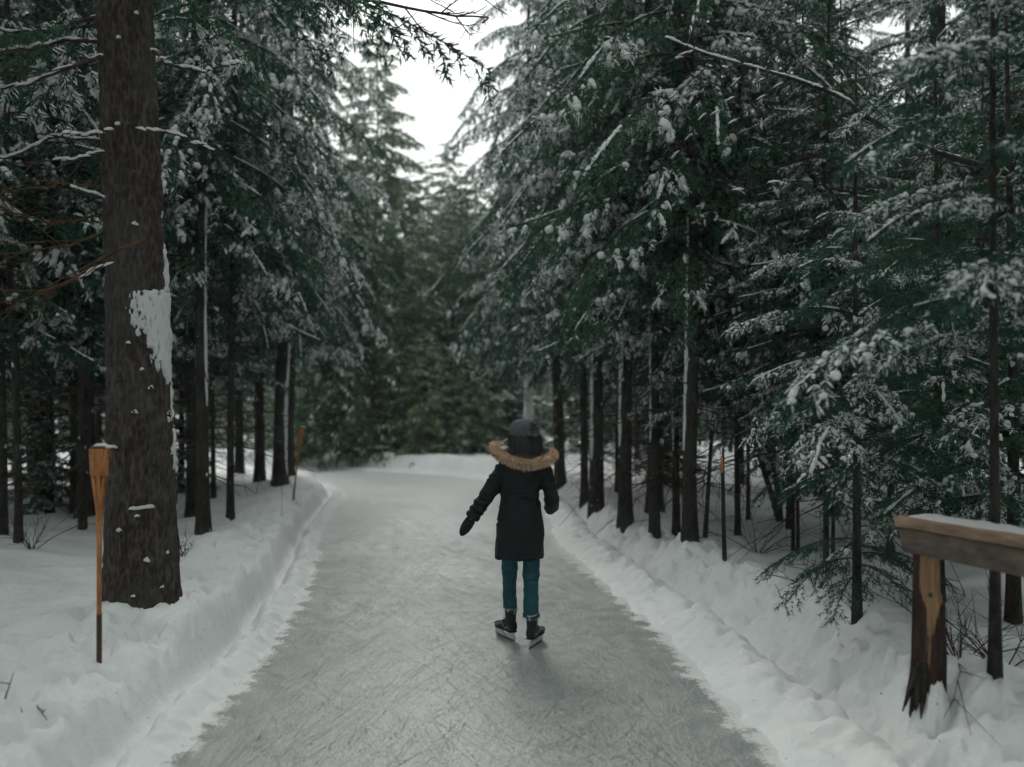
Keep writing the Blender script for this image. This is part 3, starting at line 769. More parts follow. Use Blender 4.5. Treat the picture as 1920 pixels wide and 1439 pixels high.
        if snow > 0:
            A = Acc(); k = int(np.linalg.norm(P[-1] - P[0]) / .035); u2 = np.linspace(.02, .97, k); keep = noise3(u2 * 9, pts[0][0], 0, 2) > .15 - snow
            u2 = u2[keep]; k = len(u2)
            if k:
                Pq = np.stack([np.interp(u2, u, P[:, j]) for j in range(3)], -1) + np.array([0, 0, r0 * .6])
                D = np.tile(P[-1] - P[0], (k, 1)); w = rng.uniform(.012, .02, k)
                v, t = domes(rng, Pq, D, np.stack([rng.uniform(.03, .05, k), w, w], -1)); A.add(v, t); tag(link('limb_snow', A.mesh('limb_snow', M_BSNOW), b), kind='stuff')
    limb([(262, 243), (330, 252), (400, 283)], 6.0, 5.8, .012, 1, M_TWIG, 2)
    limb([(288, 95), (320, 125), (385, 133), (450, 118)], 6.1, 6.0, .013, .6, M_TWIG, 5)
    limb([(205, 245), (165, 255), (120, 250)], 6.0, 5.7, .011, 1, M_TWIG, 2)
    limb([(200, 265), (100, 255), (40, 290), (-40, 300)], 6.2, 6.4, .014, .7, M_TWIG, 5)
    limb([(205, 285), (140, 300), (70, 302)], 6.0, 5.8, .011, .6, M_TWIG, 4)
    limb([(190, 80), (120, 75), (60, 92), (-40, 100)], 6.2, 6.0, .016, .7, M_TWIG, 5)
    limb([(190, 105), (110, 135), (50, 158), (-60, 175)], 6.0, 5.8, .015, .5, M_TWIG, 6)
    limb([(190, 370), (165, 362), (138, 352)], 6.0, 5.8, .014, 1, M_TWIG, 1)
    limb([(272, 450), (200, 475), (120, 535), (40, 563), (-60, 575)], 5.95, 5.2, .013, .0, M_TWIG_RED, 9)
    limb([(195, 435), (130, 460), (60, 470), (-50, 480)], 6.1, 6.0, .011, .0, M_TWIG_RED, 9)
    limb([(195, 350), (110, 345), (30, 360), (-40, 330)], 6.2, 6.2, .010, .0, M_TWIG_RED, 10)
    limb([(190, 405), (100, 420), (20, 400), (-60, 340)], 6.2, 5.6, .010, .0, M_TWIG_RED, 10)
    limb([(205, 497), (170, 512), (150, 520)], 6.0, 5.9, .010, 1, M_TWIG, 1)
    limb([(190, 30), (110, 60), (20, 60), (-60, 40)], 6.2, 6.5, .016, .4, M_TWIG, 8)
    # living boughs higher up (their tips hang into the top of the picture)
    for k, (az, zz_, s) in enumerate([(2.4, 4.6, .9), (3.3, 4.3, .85), (0.2, 5.1, .9), (1.2, 4.9, .8), (2.9, 5.6, 1.0), (0.8, 5.8, 1.0), (3.9, 5.9, 1.0), (5.9, 6.2, 1.0), (1.8, 6.4, 1.0), (2.3, 7.0, 1.0), (0.0, 7.2, 1.0), (4.6, 7.0, 1.0), (3.3, 7.8, .9), (1.0, 8.2, .9), (5.4, 8.4, .9), (2.2, 9, .8), (4.2, 9.4, .8), (0.3, 9.8, .7), (3.1, 10.4, .6), (5.0, 11, .5), (1.4, 11.4, .5)]):
        W, N, S = BR_M[k % 5][:3]
        p = (centre(zz_) * rt[0], centre(zz_) * rt[1], zz_)
        A = Acc(); A.add(xform(W[0], s, -.1, az, p), W[1]); b = link('bough', A.mesh('bough', M_TWIG), root)
        A = Acc(); A.add(xform(N[0], s, -.1, az, p), N[1]); tag(link('needles', A.mesh('needles', M_NEEDLE, False), b), kind='stuff')
        A = Acc(); A.add(xform(S[0], s, -.1, az, p), S[1]); tag(link('bough_snow', A.mesh('bough_snow', M_BSNOW), b), kind='stuff')
build_big_spruce()

# ------------------------------------------------------------------ front row trees, one by one
TREES = []      # keep-out list
def ft(px, py, H, r, crown, label, name='spruce_tree', **k):
    p = foot(px, py); seed = k.pop('seed', int(px * 3 + py))
    TREES.append((p[0], p[1]))
    return tree(name, (p[0], p[1], p[2] - .02), H, r, crown, label, seed=seed, **k)

def pr(w, d):  # picture width -> radius
    return w / F * d / 2
# left side
ft(381, 1000, 13, pr(24, 10.6), 'droop_b', 'dark trunk behind the thick red-brown spruce, nearer of a close pair', rz=0.6, dead=0, snow=[(1.6, 4.2, .9, .35)])
ft(362, 968, 14, pr(26, 12.2), 'mid_a', 'dark trunk just left of its nearer twin, behind the thick red-brown spruce', rz=2.0, dead=1)
ft(432, 978, 12, pr(14, 11.6), 'droop_b', 'slender dark trunk standing alone between the paired trunks and the torch by the bank', rz=4.1, dead=2)
ft(525, 908, 15, pr(27, 17.5), 'droop_a', 'straight dark spruce with a snow mound at its foot beside the second torch', rz=1.1, dead=None, cscale=1.2, snow=[(.2, 3.0, 1.1, .4)])
ft(155, 993, 12, pr(14, 10.8), 'mid_a', 'slim black trunk left of the near torch', rz=0.4, dead=0)
ft(35, 1018, 12, pr(14, 9.8), 'mid_a', 'slim black trunk with fallen twigs at its foot near the left edge', rz=3.3, dead=1)
ft(6, 1003, 13, pr(16, 10.2), 'droop_b', 'dark trunk cut by the left edge of the picture', rz=5.3, dead=2)
ft(340, 918, 13, pr(12, 16), 'droop_a', 'thin far trunk seen just right of the thick red-brown spruce', rz=2.9, dead=0)
ft(400, 935, 12, pr(10, 15), 'mid_a', 'thin far trunk between the paired trunks and the slender lone one', rz=5.0, dead=1)
# right side
ft(1050, 915, 14, pr(11, 18), 'droop_a', 'thin dark trunk just right of the skater\'s fur collar', rz=3.0, dead=0)
ft(1096, 945, 13, pr(16, 15.5), 'droop_b', 'dark trunk half hidden behind the leaning pair on the right bank', rz=1.9, dead=1)
ft(1118, 957, 15, pr(28, 14.3), 'droop_a', 'sturdy dark trunk with a long white snow streak, nearest the skater', rz=2.6, dead=0, snow=[(.9, 5.0, -.75, .55)])
ft(1172, 985, 14, pr(27, 11.8), 'droop_b', 'stout dark trunk with a broad snow streak, second of the streaked row from the skater', rz=0.9, dead=2, snow=[(1.1, 3.6, -.95, .5)])
ft(1227, 1005, 13, pr(20, 10.6), 'mid_a', 'brownish trunk with a narrow snow streak, third of the streaked row from the skater', rz=2.2, dead=1, snow=[(1.2, 3.0, -.9, .5)])
ft(1268, 1007, 12, pr(14, 10.4), 'droop_b', 'slim trunk with a faint snow streak just left of the thick black trunk', rz=3.6, dead=0, snow=[(1.1, 2.6, -.6, .4)])
ft(1293, 1012, 14, pr(25, 10.2), 'droop_a', 'thick black trunk with a thin snow line left of the orange-scarred pole', rz=2.75, dead=2, snow=[(1.0, 3.6, -1.0, .35)])
ft(1322, 1010, 8, pr(8, 10.3), 'droop_b', 'thin pole leaning to the right beside the thick black trunk', rz=3, dead=1, lean=(.06, 0), cscale=.45)
ft(1383, 1004, 12, pr(11, 10.4), 'mid_a', 'slender dark trunk just right of the orange-scarred pole', rz=1.2, dead=0)
ft(1403, 975, 10, pr(8, 12.5), 'mid_a', 'very thin straight trunk between the slender trunk and the forked tree', rz=5.2, dead=2)
ft(1487, 1033, 10, pr(7, 8.9), 'mid_a', 'very thin pole, left one of a close pair right of the forked tree', rz=.2, dead=2, cscale=.5)
ft(1496, 1037, 9, pr(7, 8.8), 'droop_b', 'very thin pole, right one of a close pair right of the forked tree', rz=2.2, dead=None, cscale=.5)
ft(1549, 1072, 9, pr(11, 7.8), 'mid_a', 'thin dark trunk left of the snowy sapling', rz=4.2, dead=1, cscale=.5)
ft(1562, 1068, 8, pr(7, 7.9), 'mid_a', 'wispy pole tight behind the thin dark trunk left of the snowy sapling', rz=1.2, dead=None, cscale=.45)

# pale snow-plastered snag behind the skater's hat
p = foot(990, 900); p = (wx(991, 23.5), 23.5, ground_z(np.array([wx(991, 23.5)]), np.array([23.5]))[0])
TREES.append(p[:2])
tree('spruce_tree', p, 15, pr(21, 23.5), 'droop_a', 'pale trunk plastered with snow rising behind the knitted hat', seed=991, rz=1.4, cscale=1.42, snow=[(.3, 4.3, -.15, 1.7)])

# saplings at the right
def sap(px, py, crown, H, r, label, rz, s=1.0, cz=1.0, bend=.03, d=None, lean=(0, 0), lift=0.0):
    p = foot(px, py) if d is None else on_ground(px, d)
    TREES.append((p[0], p[1]))
    o = tree('fir_sapling', (p[0], p[1], p[2] - .02), H, r, crown, label, rz=rz, seed=int(px), cscale=s, cz=cz, ns=9, bend=bend, lean=lean, dead=None)
    for c in o.children:
        if c.name.split('.')[0] in ('crown', 'snow_load'): c.location.z += lift
    return o
sap(1607, 1160, 'sap_a', 3.75, pr(17, 5.7), 'young fir with snow-loaded boughs and drooping low sprays left of the rail post', .8, .92, lift=.35)
sap(1866, 1275, 'sap_b', 4.6, pr(19, 4.7), 'dark young fir trunk standing behind the snowy rail', 2.2, .85, lift=.9)
sap(1760, 1075, 'sap_b', 4.8, .045, 'snowy young fir behind the rail post', 4.0, 1.05, d=7.2)
sap(1900, 1060, 'sap_b', 5.0, .05, 'snowy young fir at the right edge above the rail', 5.0, 1.1, d=6.6)
sap(1480, 1010, 'sap_a', 4.2, .04, 'small dense fir deep between the thin poles on the right', 1.0, 1.15, d=11.5)
sap(1670, 1000, 'sap_a', 4.2, .04, 'bushy young fir in shade behind the snow-loaded sapling', 3.0, 1.2, d=9.2)
sap(1830, 1000, 'sap_b', 5.4, .05, 'tall young fir behind the saplings at the right', .3, 1.2, d=9.5)

# forked tree
def forked():
    p = Vector(foot(1462, 978)); root = empty('forked_tree', p); tag(root, 'forked dark tree splitting into two stems low above the snow', 'tree')
    d = p.y; TREES.append((p.x, p.y))
    for pts, r in (([(1463, 985), (1452, 940), (1425, 850), (1402, 775), (1370, 640), (1330, 480), (1290, 300)], pr(12, d)), ([(1463, 985), (1462, 935), (1452, 860), (1446, 780), (1440, 650), (1425, 480), (1415, 250)], pr(13, d))):
        u = np.linspace(0, 1, 24); t = np.linspace(0, 1, len(pts)); q = np.stack([np.interp(u, t, [a[0] for a in pts]), np.interp(u, t, [a[1] for a in pts])], -1)
        P = np.stack([wx(q[:, 0], d), np.full(24, d) + .25 * u, wz(q[:, 1], d)], -1) - np.array(p)
        A = Acc(); tube(A, P, np.linspace(r, r * .5, 24), 9); link('stem', A.mesh('stem', M_BARK), root)
    dd = link('dead_branches', DEAD[1], root)
forked()

# broken pole with an orange scar
def scarred_pole():
    p = Vector(foot(1358, 1045)); d = p.y; root = empty('broken_pole', p); tag(root, 'thin dark broken pole with an orange scar near its top', 'dead tree'); TREES.append((p.x, p.y))
    pts = [(1359, 1060), (1357, 1000), (1356, 940), (1355, 890), (1356, 840)]
    P = np.array([at(a, b, d) for a, b in pts]) - np.array(p); A = Acc(); tube(A, P, [pr(9, d), pr(8, d), pr(7.5, d), pr(7, d), pr(4, d)], 9); link('trunk', A.mesh('trunk', M_BARK), root)
    t = NT('fresh_wood'); n = t.noise(t.coords((1, 1, .2)), 30, 4); m = t.set(t.ramp(n, [(.3, (.25, .09, .03)), (.7, (.5, .22, .08))]), .8)
    A = Acc(); q0 = at(1354, 886, d - .012) - p; q1 = at(1353.5, 858, d - .014) - p
    tube(A, np.stack([q0, q0 * .6 + q1 * .4, q1]), [.010, .018, .008], 7); link('scar', A.mesh('scar', m), root)
scarred_pole()

# ------------------------------------------------------------------ trees further in the wood
def scatter(n, xr, yr, kinds, name, label, group, seed, emin=1.2, sep=1.3, Hr=(11, 15), rr=(.06, .13), dead=True, test=None, sc=None):
    rng = random.Random(seed); made = 0; tries = 0
    while made < n and tries < n * 60:
        tries += 1
        x, y = rng.uniform(*xr), rng.uniform(*yr)
        if test and not test(x, y): continue
        if any((x - a) ** 2 + (y - b) ** 2 < sep * sep for a, b in TREES): continue
        e, s = path_e([x], [y])
        if e[0] < emin: continue
        TREES.append((x, y)); made += 1
        H = rng.uniform(*Hr); k = rng.choice(kinds)
        tree(name, (x, y, ground_z(np.array([x]), np.array([y]))[0] - .03), H, rng.uniform(*rr), k, label, group, seed=seed * 100 + made, dead=rng.choice([0, 1, 2]) if dead and y < 20 else None, ns=9, plain=True, cscale=(H / CROWN_H[k]) * rng.uniform(.9, 1.1) if sc is None else rng.uniform(*sc))
def view(x, y): return y > 2 and abs(x) < 0.66 * y + 1.5
scatter(28, (2.2, 13), (9, 22), ['droop_a', 'droop_b', 'mid_a'], 'spruce_tree', 'thin dark spruce standing among the crowded trunks behind the right bank', 'spruces in the wood on the right', 31, 1.6, 1.15, test=lambda x, y: view(x, y) and x > 1.8 + .02 * y)
scatter(22, (2, 26), (22, 42), ['droop_b', 'mid_a', 'far_a'], 'spruce_tree', 'far dark spruce deep in the wood on the right', 'far spruces in the wood on the right', 32, 2.0, 1.7, test=lambda x, y: view(x, y) and x > .5)
scatter(26, (-16, -3.6), (11.5, 22), ['droop_a', 'droop_b', 'mid_a'], 'spruce_tree', 'thin dark spruce standing among the trunks behind the left bank', 'spruces in the wood on the left', 33, 1.7, 1.3, test=lambda x, y: view(x, y) and x < -2.4 - .17 * y)
scatter(8, (-26, -6), (20, 22.6), ['mid_a', 'far_a'], 'spruce_tree', 'far dark spruce deep in the wood on the left', 'far spruces in the wood on the left', 34, 1.5, 1.5, test=lambda x, y: view(x, y) and x < -7.5)
scatter(14, (-24, -8), (34, 46), ['far_a', 'mid_a'], 'spruce_tree', 'far spruce beyond the bend of the path on the left', 'spruces beyond the bend', 35, 1.5, 1.7, test=view)
# far wall that closes the wood
scatter(36, (-46, 46), (43, 58), ['far_a'], 'spruce_tree', 'distant spruce closing the wood at the back', 'distant spruces at the back', 36, 2, 2.4, Hr=(11, 14), dead=False, test=lambda x, y: view(x, y) and not (-9.5 < x / y * 50 < -1.5 and y < 44))
# trees that stand behind and beside the viewer and shade the near ice
scatter(10, (2.0, 7), (-7, 2.2), ['mid_a', 'droop_a'], 'spruce_tree', 'spruce beside the path behind the viewer on the right', 'spruces behind the viewer', 37, 1.1, 1.5, Hr=(14, 17), dead=False)
scatter(10, (-7, -2.3), (-7, 3.2), ['mid_a', 'droop_a'], 'spruce_tree', 'spruce beside the path behind the viewer on the left', 'spruces behind the viewer', 38, 1.1, 1.5, Hr=(14, 17), dead=False)

# the wood goes on to both sides, beyond the edges of the picture
scatter(10, (-15, -3.4), (1, 16), ['mid_a', 'droop_b'], 'spruce_tree', 'spruce of the wood beyond the left edge of the picture', 'spruces beyond the edges of the picture', 39, 1.6, 1.7, Hr=(13, 16), dead=False, test=lambda x, y: x < -.62 * y - 1.2)
scatter(8, (3.4, 13), (1, 14), ['mid_a', 'droop_b'], 'spruce_tree', 'spruce of the wood beyond the right edge of the picture', 'spruces beyond the edges of the picture', 40, 1.6, 1.9, Hr=(13, 16), dead=False, test=lambda x, y: x > .62 * y + 1.6)

# evergreens facing the bend, each placed from the picture
def bg(px, d, H, crown, label, rz, s, cz=1.0, name='fir_tree', r=.08):
    p = on_ground(px, d); TREES.append(p[:2])
    return tree(name, (p[0], p[1], p[2] - .03), H, r, crown, label, rz=rz, seed=int(px + d), cscale=s, cz=cz, ns=9, plain=True)
bg(800, 30.9, 4.8, 'bush', 'bright green bushy fir in the middle beyond the bend', .3, 1.0, .95)
bg(728, 31.2, 4.0, 'bush', 'low green fir left of the bright bushy one beyond the bend', 2.3, .82)
bg(880, 30.6, 3.8, 'bush', 'low green fir right of the bright bushy one beyond the bend', 4.1, .78)
bg(700, 35, 6.6, 'far_b', 'mid-height fir behind the farthest torch', 1.0, .75)
bg(622, 33, 5.4, 'bush', 'green fir left of the farthest torch', 5.0, 1.1)
bg(585, 34, 5.6, 'bush', 'green fir behind the second torch', 3.2, 1.1)
bg(905, 34, 9.2, 'far_c', 'tall fir just left of the pale plastered trunk', 3.9, .75)
bg(862, 35, 11.6, 'far_c', 'tall fir under the gap of sky, right one of three', .9, .9)
bg(800, 37, 12.4, 'far_c', 'tall fir under the gap of sky, middle one of three', 2.0, .98)
bg(708, 33, 17.0, 'far_c', 'tall fir under the gap of sky, left one of three', 3.0, 1.32)
bg(640, 30.8, 11.5, 'far_c', 'tall dark fir at the left of the bend', 4.0, .9)
bg(930, 33, 11.5, 'far_a', 'tall dark fir behind the pale plastered trunk', 1.0, .98)
bg(960, 40, 14, 'far_a', 'tallest dark fir right of the gap of sky', 2.5, 1.15)
bg(660, 42, 15, 'far_a', 'tallest dark fir left of the gap of sky', 2.9, 1.2)
bg(300, 17, 4.8, 'far_b', 'small dark fir behind the thick red-brown trunk', .9, .5)
bg(90, 14, 4.4, 'far_b', 'small dark fir among the trunks at the left edge', 1.9, .48)
bg(1250, 20, 4.4, 'far_b', 'small shaded fir behind the streaked trunks', 1.9, .46)

p_ = (-5.6, 21.3); TREES.append(p_)
tree('spruce_tree', (p_[0], p_[1], ground_z(np.array([p_[0]]), np.array([p_[1]]))[0]), 17, .16, 'droop_a', 'broad spruce on the inner bank where the path bends left', seed=77, rz=2.2, cscale=1.3)
p_ = (1.15, 20.6); TREES.append(p_)
tree('spruce_tree', (p_[0], p_[1], ground_z(np.array([p_[0]]), np.array([p_[1]]))[0]), 17, .14, 'droop_a', 'broad drooping spruce overhanging the right bank before the bend', seed=78, rz=.2, cscale=1.22)

# ------------------------------------------------------------------ bamboo torches
def m_bamboo(name, a, b, c):
    t = NT(name); v = t.coords((1, 1, .12)); n = t.noise(v, 60, 4, .6); n2 = t.noise(t.coords(), 9, 3)
    col = t.ramp(n, [(.3, a), (.55, b), (.75, c)]); col = t.mix(t.ramp(n2, [(.45, 0.0), (.7, .6)]), col, a)
    t.bump(n, .3, .004); return t.set(col, .55, .35)
M_BAMBOO = m_bamboo('bamboo', (.16, .055, .016), (.42, .165, .048), (.60, .27, .09))
M_BAMBOO_D = m_bamboo('dark_bamboo', (.035, .018, .011), (.075, .040, .024), (.12, .07, .04))
M_TIN = NT('blackened_tin').set((.03, .035, .035), .5, .5)

def torch(pos, h, label, lean=(0, 0), detail=True, thick=1.0, tilt=0.0):
    root = empty('garden_torch', pos); root.rotation_euler = (lean[1], lean[0], .3)
    tag(root, label, 'torch', 'torches along the ice path')
    k = thick; zt = h; zb = h - .165; zf = h - .44
    A = Acc(); zs = np.linspace(-.25, h * .22, 5); tube(A, np.stack([zs * 0, zs * 0, zs], -1), .0150 * k, 12); link('pole_foot', A.mesh('pole_foot', M_BAMBOO_D), root)
    A = Acc(); zs = np.linspace(h * .22 - .002, zf + .03, 60); r = .0136 * k * (1 + .10 * np.exp(-((np.mod(zs, .28) - .14) / .008) ** 2)); tube(A, np.stack([zs * 0, zs * 0, zs], -1), r, 12); link('pole', A.mesh('pole', M_BAMBOO), root)
    A = Acc(); zs = np.array([h * .22 - .004, h * .22 - .003, h * .22 + .003, h * .22 + .004]); tube(A, np.stack([zs * 0, zs * 0, zs], -1), [.0152 * k, .0162 * k, .0162 * k, .0152 * k], 12); link('joint_ring', A.mesh('joint_ring', M_BAMBOO), root)
    # split cane flare
    for i in range(8):
        a = i * math.pi / 4; n = 12; u = np.linspace(0, 1, n); rr = (.0135 + (.047 - .0135) * u ** 1.25) * k; zz = zf + (zb + .02 - zf) * u
        hw = np.where(u < .55, 1.12 * math.tan(math.pi / 8) * rr, np.interp(u, [.55, 1], [1.1, .52]) * math.tan(math.pi / 8) * rr)
        c, s_ = math.cos(a), math.sin(a); V = []
        for o in (0, .004):
            for sg in (-1, 1):
                V.append(np.stack([(rr - o) * c - sg * hw * s_, (rr - o) * s_ + sg * hw * c, zz], -1))
        V = np.stack(V, 1); V = V[:, [0, 1, 3, 2]]
        vv, t3, q = loft(V); A = Acc(); A.add(vv, t3, q); link('cane_splint', A.mesh('cane_splint', M_BAMBOO, False), root)
    # woven head
    th = np.linspace(0, 2 * math.pi, 64, endpoint=False); rows = 40; zz = np.linspace(zb, zt - .012, rows); rg = []
    for j, z in enumerate(zz):
        band = int(j / rows * 9); r0 = np.interp(z, [zb, zt], [.046, .053]) * k
        rg.append(np.stack([(r0 + .0022 * np.sin(12 * th + math.pi * band) + .0012 * abs(math.sin(j / rows * 9 * math.pi))) * np.cos(th), (r0 + .0022 * np.sin(12 * th + math.pi * band)) * np.sin(th), np.full(64, z)], -1))
    vv, t3, q = loft(rg); A = Acc(); A.add(vv, t3, q); link('woven_basket', A.mesh('woven_basket', M_BAMBOO), root)
    A = Acc(); zs = np.array([zt - .02, zt - .004, zt + .003, zt + .004]); tube(A, np.stack([zs * 0, zs * 0, zs], -1), np.array([.046, .049, .046, .01]) * k, 20); link('oil_canister', A.mesh('oil_canister', M_TIN), root)
    rng = np.random.default_rng(int(abs(pos[0]) * 100)); A = Acc()
    P = np.concatenate([rng.uniform(-.028, .028, (10, 2)) * k, np.full((10, 1), zt + .004)], 1); P[-3:, 0] += .03 * k; P[-3:, 2] -= .008
    v, t_ = domes(rng, P, np.tile([[1., 0, 0]], (10, 1)), np.tile([[.026, .024, .016]], (10, 1)) * k); A.add(v, t_); tag(link('snow_cap', A.mesh('snow_cap', M_BSNOW), root), kind='stuff')
    return root
p = Vector(foot(186, 1248)); torch(p, wz(838, p.y) - p.z, 'orange bamboo torch with a snow cap standing in front of the thick spruce trunk')
p = Vector(foot(550, 938)); torch(p, wz(800, p.y) - p.z, 'reddish bamboo torch leaning slightly, beside the straight spruce at mid distance', lean=(math.atan2(wx(565, p.y) - wx(550, p.y), 1.3), 0), thick=1.0)
p = Vector(on_ground(651, 31.0)); torch(p, wz(806, p.y) - p.z, 'small far torch on the bank at the bend of the path', thick=1.2)

# ------------------------------------------------------------------ half-buried bench at the bend
def bench():
    p = Vector(on_ground(705, 30.3)); zt = max(.14, wz(866, p.y) - p.z)
    root = empty('bench', p); tag(root, 'dark low bench half buried in the far snow bank', 'bench')
    t = NT('dark_plank'); m = t.set(t.ramp(t.noise(t.coords((.2, 1, 1)), 20, 4), [(.3, (.03, .025, .02)), (.7, (.09, .075, .06))]), .85)
    for i in range(3):
        A = Acc(); box(A, (0, -.16 + i * .15, zt), (.95, .13, .07)); link('seat_plank', A.mesh('seat_plank', m, False), root)
    for sx in (-.36, .36):
        A = Acc(); box(A, (sx, 0, zt / 2 - .1), (.08, .36, zt + .1)); link('leg', A.mesh('leg', m, False), root)
    rng = np.random.default_rng(3); A = Acc(); n = 40
    P = np.stack([rng.uniform(-.44, .44, n), rng.uniform(-.16, .2, n), np.full(n, zt + .04)], -1); v, t3 = domes(rng, P, np.tile([[1., 0, 0]], (n, 1)), np.stack([rng.uniform(.08, .16, n), rng.uniform(.06, .1, n), rng.uniform(.06, .12, n)], -1)); A.add(v, t3)
    tag(link('snow_cap', A.mesh('snow_cap', M_BSNOW), root), kind='stuff')
bench()

# ------------------------------------------------------------------ timber rail at the right
def rail():
    pp = Vector((wx(1741, 4.42), 4.42, 0)); pp.z = ground_z(np.array([pp.x]), np.array([pp.y]))[0]
    root = empty('timber_rail', pp); tag(root, 'weathered timber hand rail with snow on top on a barky post', 'rail')
    t = NT('weathered_beam'); v = t.coords((1, .14, 1)); n = t.noise(v, 22, 5, .65); n2 = t.noise(t.coords(), 3.5, 4)
    col = t.ramp(n, [(.3, (.060, .050, .045)), (.55, (.125, .102, .090)), (.75, (.20, .165, .14))]); col = t.mix(t.ramp(n2, [(.5, 0.0), (.72, .7)]), col, (.23, .17, .11)); t.bump(n, .8, .008); m_beam = t.set(col, .85, .2)
    t = NT('pale_cap_board'); v = t.coords((1, .12, 1)); n = t.noise(v, 26, 5, .65); col = t.ramp(n, [(.3, (.14, .092, .064)), (.55, (.27, .185, .13)), (.75, (.40, .30, .22))]); t.bump(n, .4, .004); m_cap = t.set(col, .8, .2)
    ang = math.atan2(.26, .966)
    rot = np.array([[math.cos(ang), -math.sin(ang), 0], [math.sin(ang), math.cos(ang), 0], [0, 0, 1]])      # local y -> away and left
    def beam(nm, w, z0, z1, m, y1, slant):
        ys = np.linspace(-3.2, y1, 90); rg = []
        for j, y in enumerate(ys):
            prof = [(-w / 2 + .006, z0), (-w / 2, z0 + .008), (-w / 2, z1 - .008), (-w / 2 + .008, z1), (w / 2 - .008, z1), (w / 2, z1 - .008), (w / 2, z0 + .008), (w / 2 - .006, z0)]
            rg.append([(x + .002 * noise3(y * 3, x * 30, z * 20, 4), y - (slant * (z1 - z) if j == len(ys) - 1 else 0), z + .004 * noise3(y * 1.7, 0, z, 6)) for x, z in prof])
        V, t3, q = loft(np.array(rg, float)); A = Acc(); A.add(V @ rot.T, t3, q); return link(nm, A.mesh(nm, m, False), root)
    zc = 1.195 - pp.z
    beam('rail_beam', .135, zc - .185, zc - .058, m_beam, .145, .45)
    beam('cap_board', .165, zc - .055, zc, m_cap, .16, .1)
    # snow on the cap board
    ys = np.linspace(-3.1, .12, 150); us = np.linspace(-1, 1, 17); Y, U = np.meshgrid(ys, us, indexing='ij')
    e = .062 + .014 * noise3(Y * 4, np.sign(U) * 3, 0, 9) + .006 * noise3(Y * 14, np.sign(U) * 3, 0, 10)
    X = U * e + .012
    h = (.017 + .012 * noise3(Y * 3, U, 2, 3) + .007 * noise3(Y * 13, U * 3, 0, 4)) * np.clip(1 - np.abs(U) ** 3, 0, 1) ** .6 * np.clip((.12 - Y) / .06, 0, 1) ** .5
    V = np.stack([X, Y, zc - .003 + h], -1).reshape(-1, 3) @ rot.T
    link('rail_snow', mesh_np('rail_snow', V, grid_quads(len(ys), len(us))[:, ::-1], M_BSNOW), root)
    # post
    t = NT('stripped_post'); bare = t.attr('bare').outputs['Fac']; v = t.coords((1, 1, .10)); n = t.noise(v, 55, 5, .7); n3 = t.noise(t.coords((1, 1, .22)), 34, 4, .7)
    bark = t.ramp(n, [(.3, (.014, .010, .009)), (.52, (.048, .030, .024)), (.75, (.115, .075, .058))]); wood = t.ramp(n, [(.3, (.17, .095, .05)), (.7, (.40, .25, .145))])
    t.l.new(t.mix(t.ramp(t.math('ADD', bare, t.math('MULTIPLY', t.math('SUBTRACT', n3, .5), 1.6)), [(.42, 0.0), (.58, 1.0)]), bark, wood), t.b.inputs['Base Color']); t.bump(n, .9, .012); m_post = t.set(None, .9, .15)
    nt, nz = 72, 120; H = zc - .182; z = np.linspace(-.4, H, nz); th = np.linspace(0, 2 * math.pi, nt, endpoint=False)
    c = np.array([-pp.x, -pp.y]); c /= np.linalg.norm(c); rt = np.array([-c[1], c[0]])
    TH, Z = np.meshgrid(np.where(th > math.pi, th - 2 * math.pi, th), z)
    Zq = Z * .86 / H
    mid = np.interp(Zq, [0, .3, .45, .58, .66, .86], [.05, .05, .12, .3, .6, .65]); half = np.interp(Zq, [0, .24, .3, .45, .58, .66, .86], [-.1, -.05, .08, .14, .4, 1.2, 1.3])
    bare_ = 1 - np.clip((np.abs(TH - mid) - half) / .34 + .5, 0, 1)
    r = .074 + .004 * np.sin(Z * 5) + .010 * fbm(np.cos(TH) * 5, np.sin(TH) * 5, Z * 1.6, 3, 61) + .006 * noise3(np.cos(TH) * 14, np.sin(TH) * 14, Z * 2.0, 62) + .016 * np.exp(-np.maximum(Z, 0) / .12) - .011 * bare_
    r = r - .012 * sstep(.62, .66, Zq) * sstep(.5, .9, TH) * (1 - sstep(1.8, 2.2, TH))
    V = np.stack([r * (np.cos(TH) * c[0] + np.sin(TH) * rt[0]), r * (np.cos(TH) * c[1] + np.sin(TH) * rt[1]), Z], -1).reshape(-1, 3)
    me = mesh_np('post', V, grid_quads(nz, nt, True), m_post); a = me.attributes.new('bare', 'FLOAT', 'POINT'); a.data.foreach_set('value', bare_.astype(np.float32).ravel()); post = link('post', me, root)
    A = Acc(); q = np.array([(.082) * (math.cos(.12) * c[0] + math.sin(.12) * rt[0]), .082 * (math.cos(.12) * c[1] + math.sin(.12) * rt[1]), H - .20]); tube(A, np.stack([q * np.array([.85, .85, 1]), q * np.array([.96, .96, 1])]), [.012, .011], 9); link('bolt_hole', A.mesh('bolt_hole', M_TIN), post)
    # torn bark flaps at the foot
    rng = np.random.default_rng(4)
    for k in range(5):
        f = -1.15 + k * .22; A = Acc(); n_ = 8; u = np.linspace(0, 1, n_); rr = .082 + .055 * u ** 1.6 * rng.uniform(.4, 1); zz = .30 - .30 * u * rng.uniform(.75, 1.05)
        P = np.stack([rr * (math.cos(f) * c[0] + math.sin(f) * rt[0]), rr * (math.cos(f) * c[1] + math.sin(f) * rt[1]), zz], -1); w = np.interp(u, [0, .6, 1], [.022, .018, .003]); sd = np.array([-math.sin(f) * c[0] + math.cos(f) * rt[0], -math.sin(f) * c[1] + math.cos(f) * rt[1], 0])
        nn = np.array([math.cos(f) * c[0] + math.sin(f) * rt[0], math.cos(f) * c[1] + math.sin(f) * rt[1], 0]) * .005
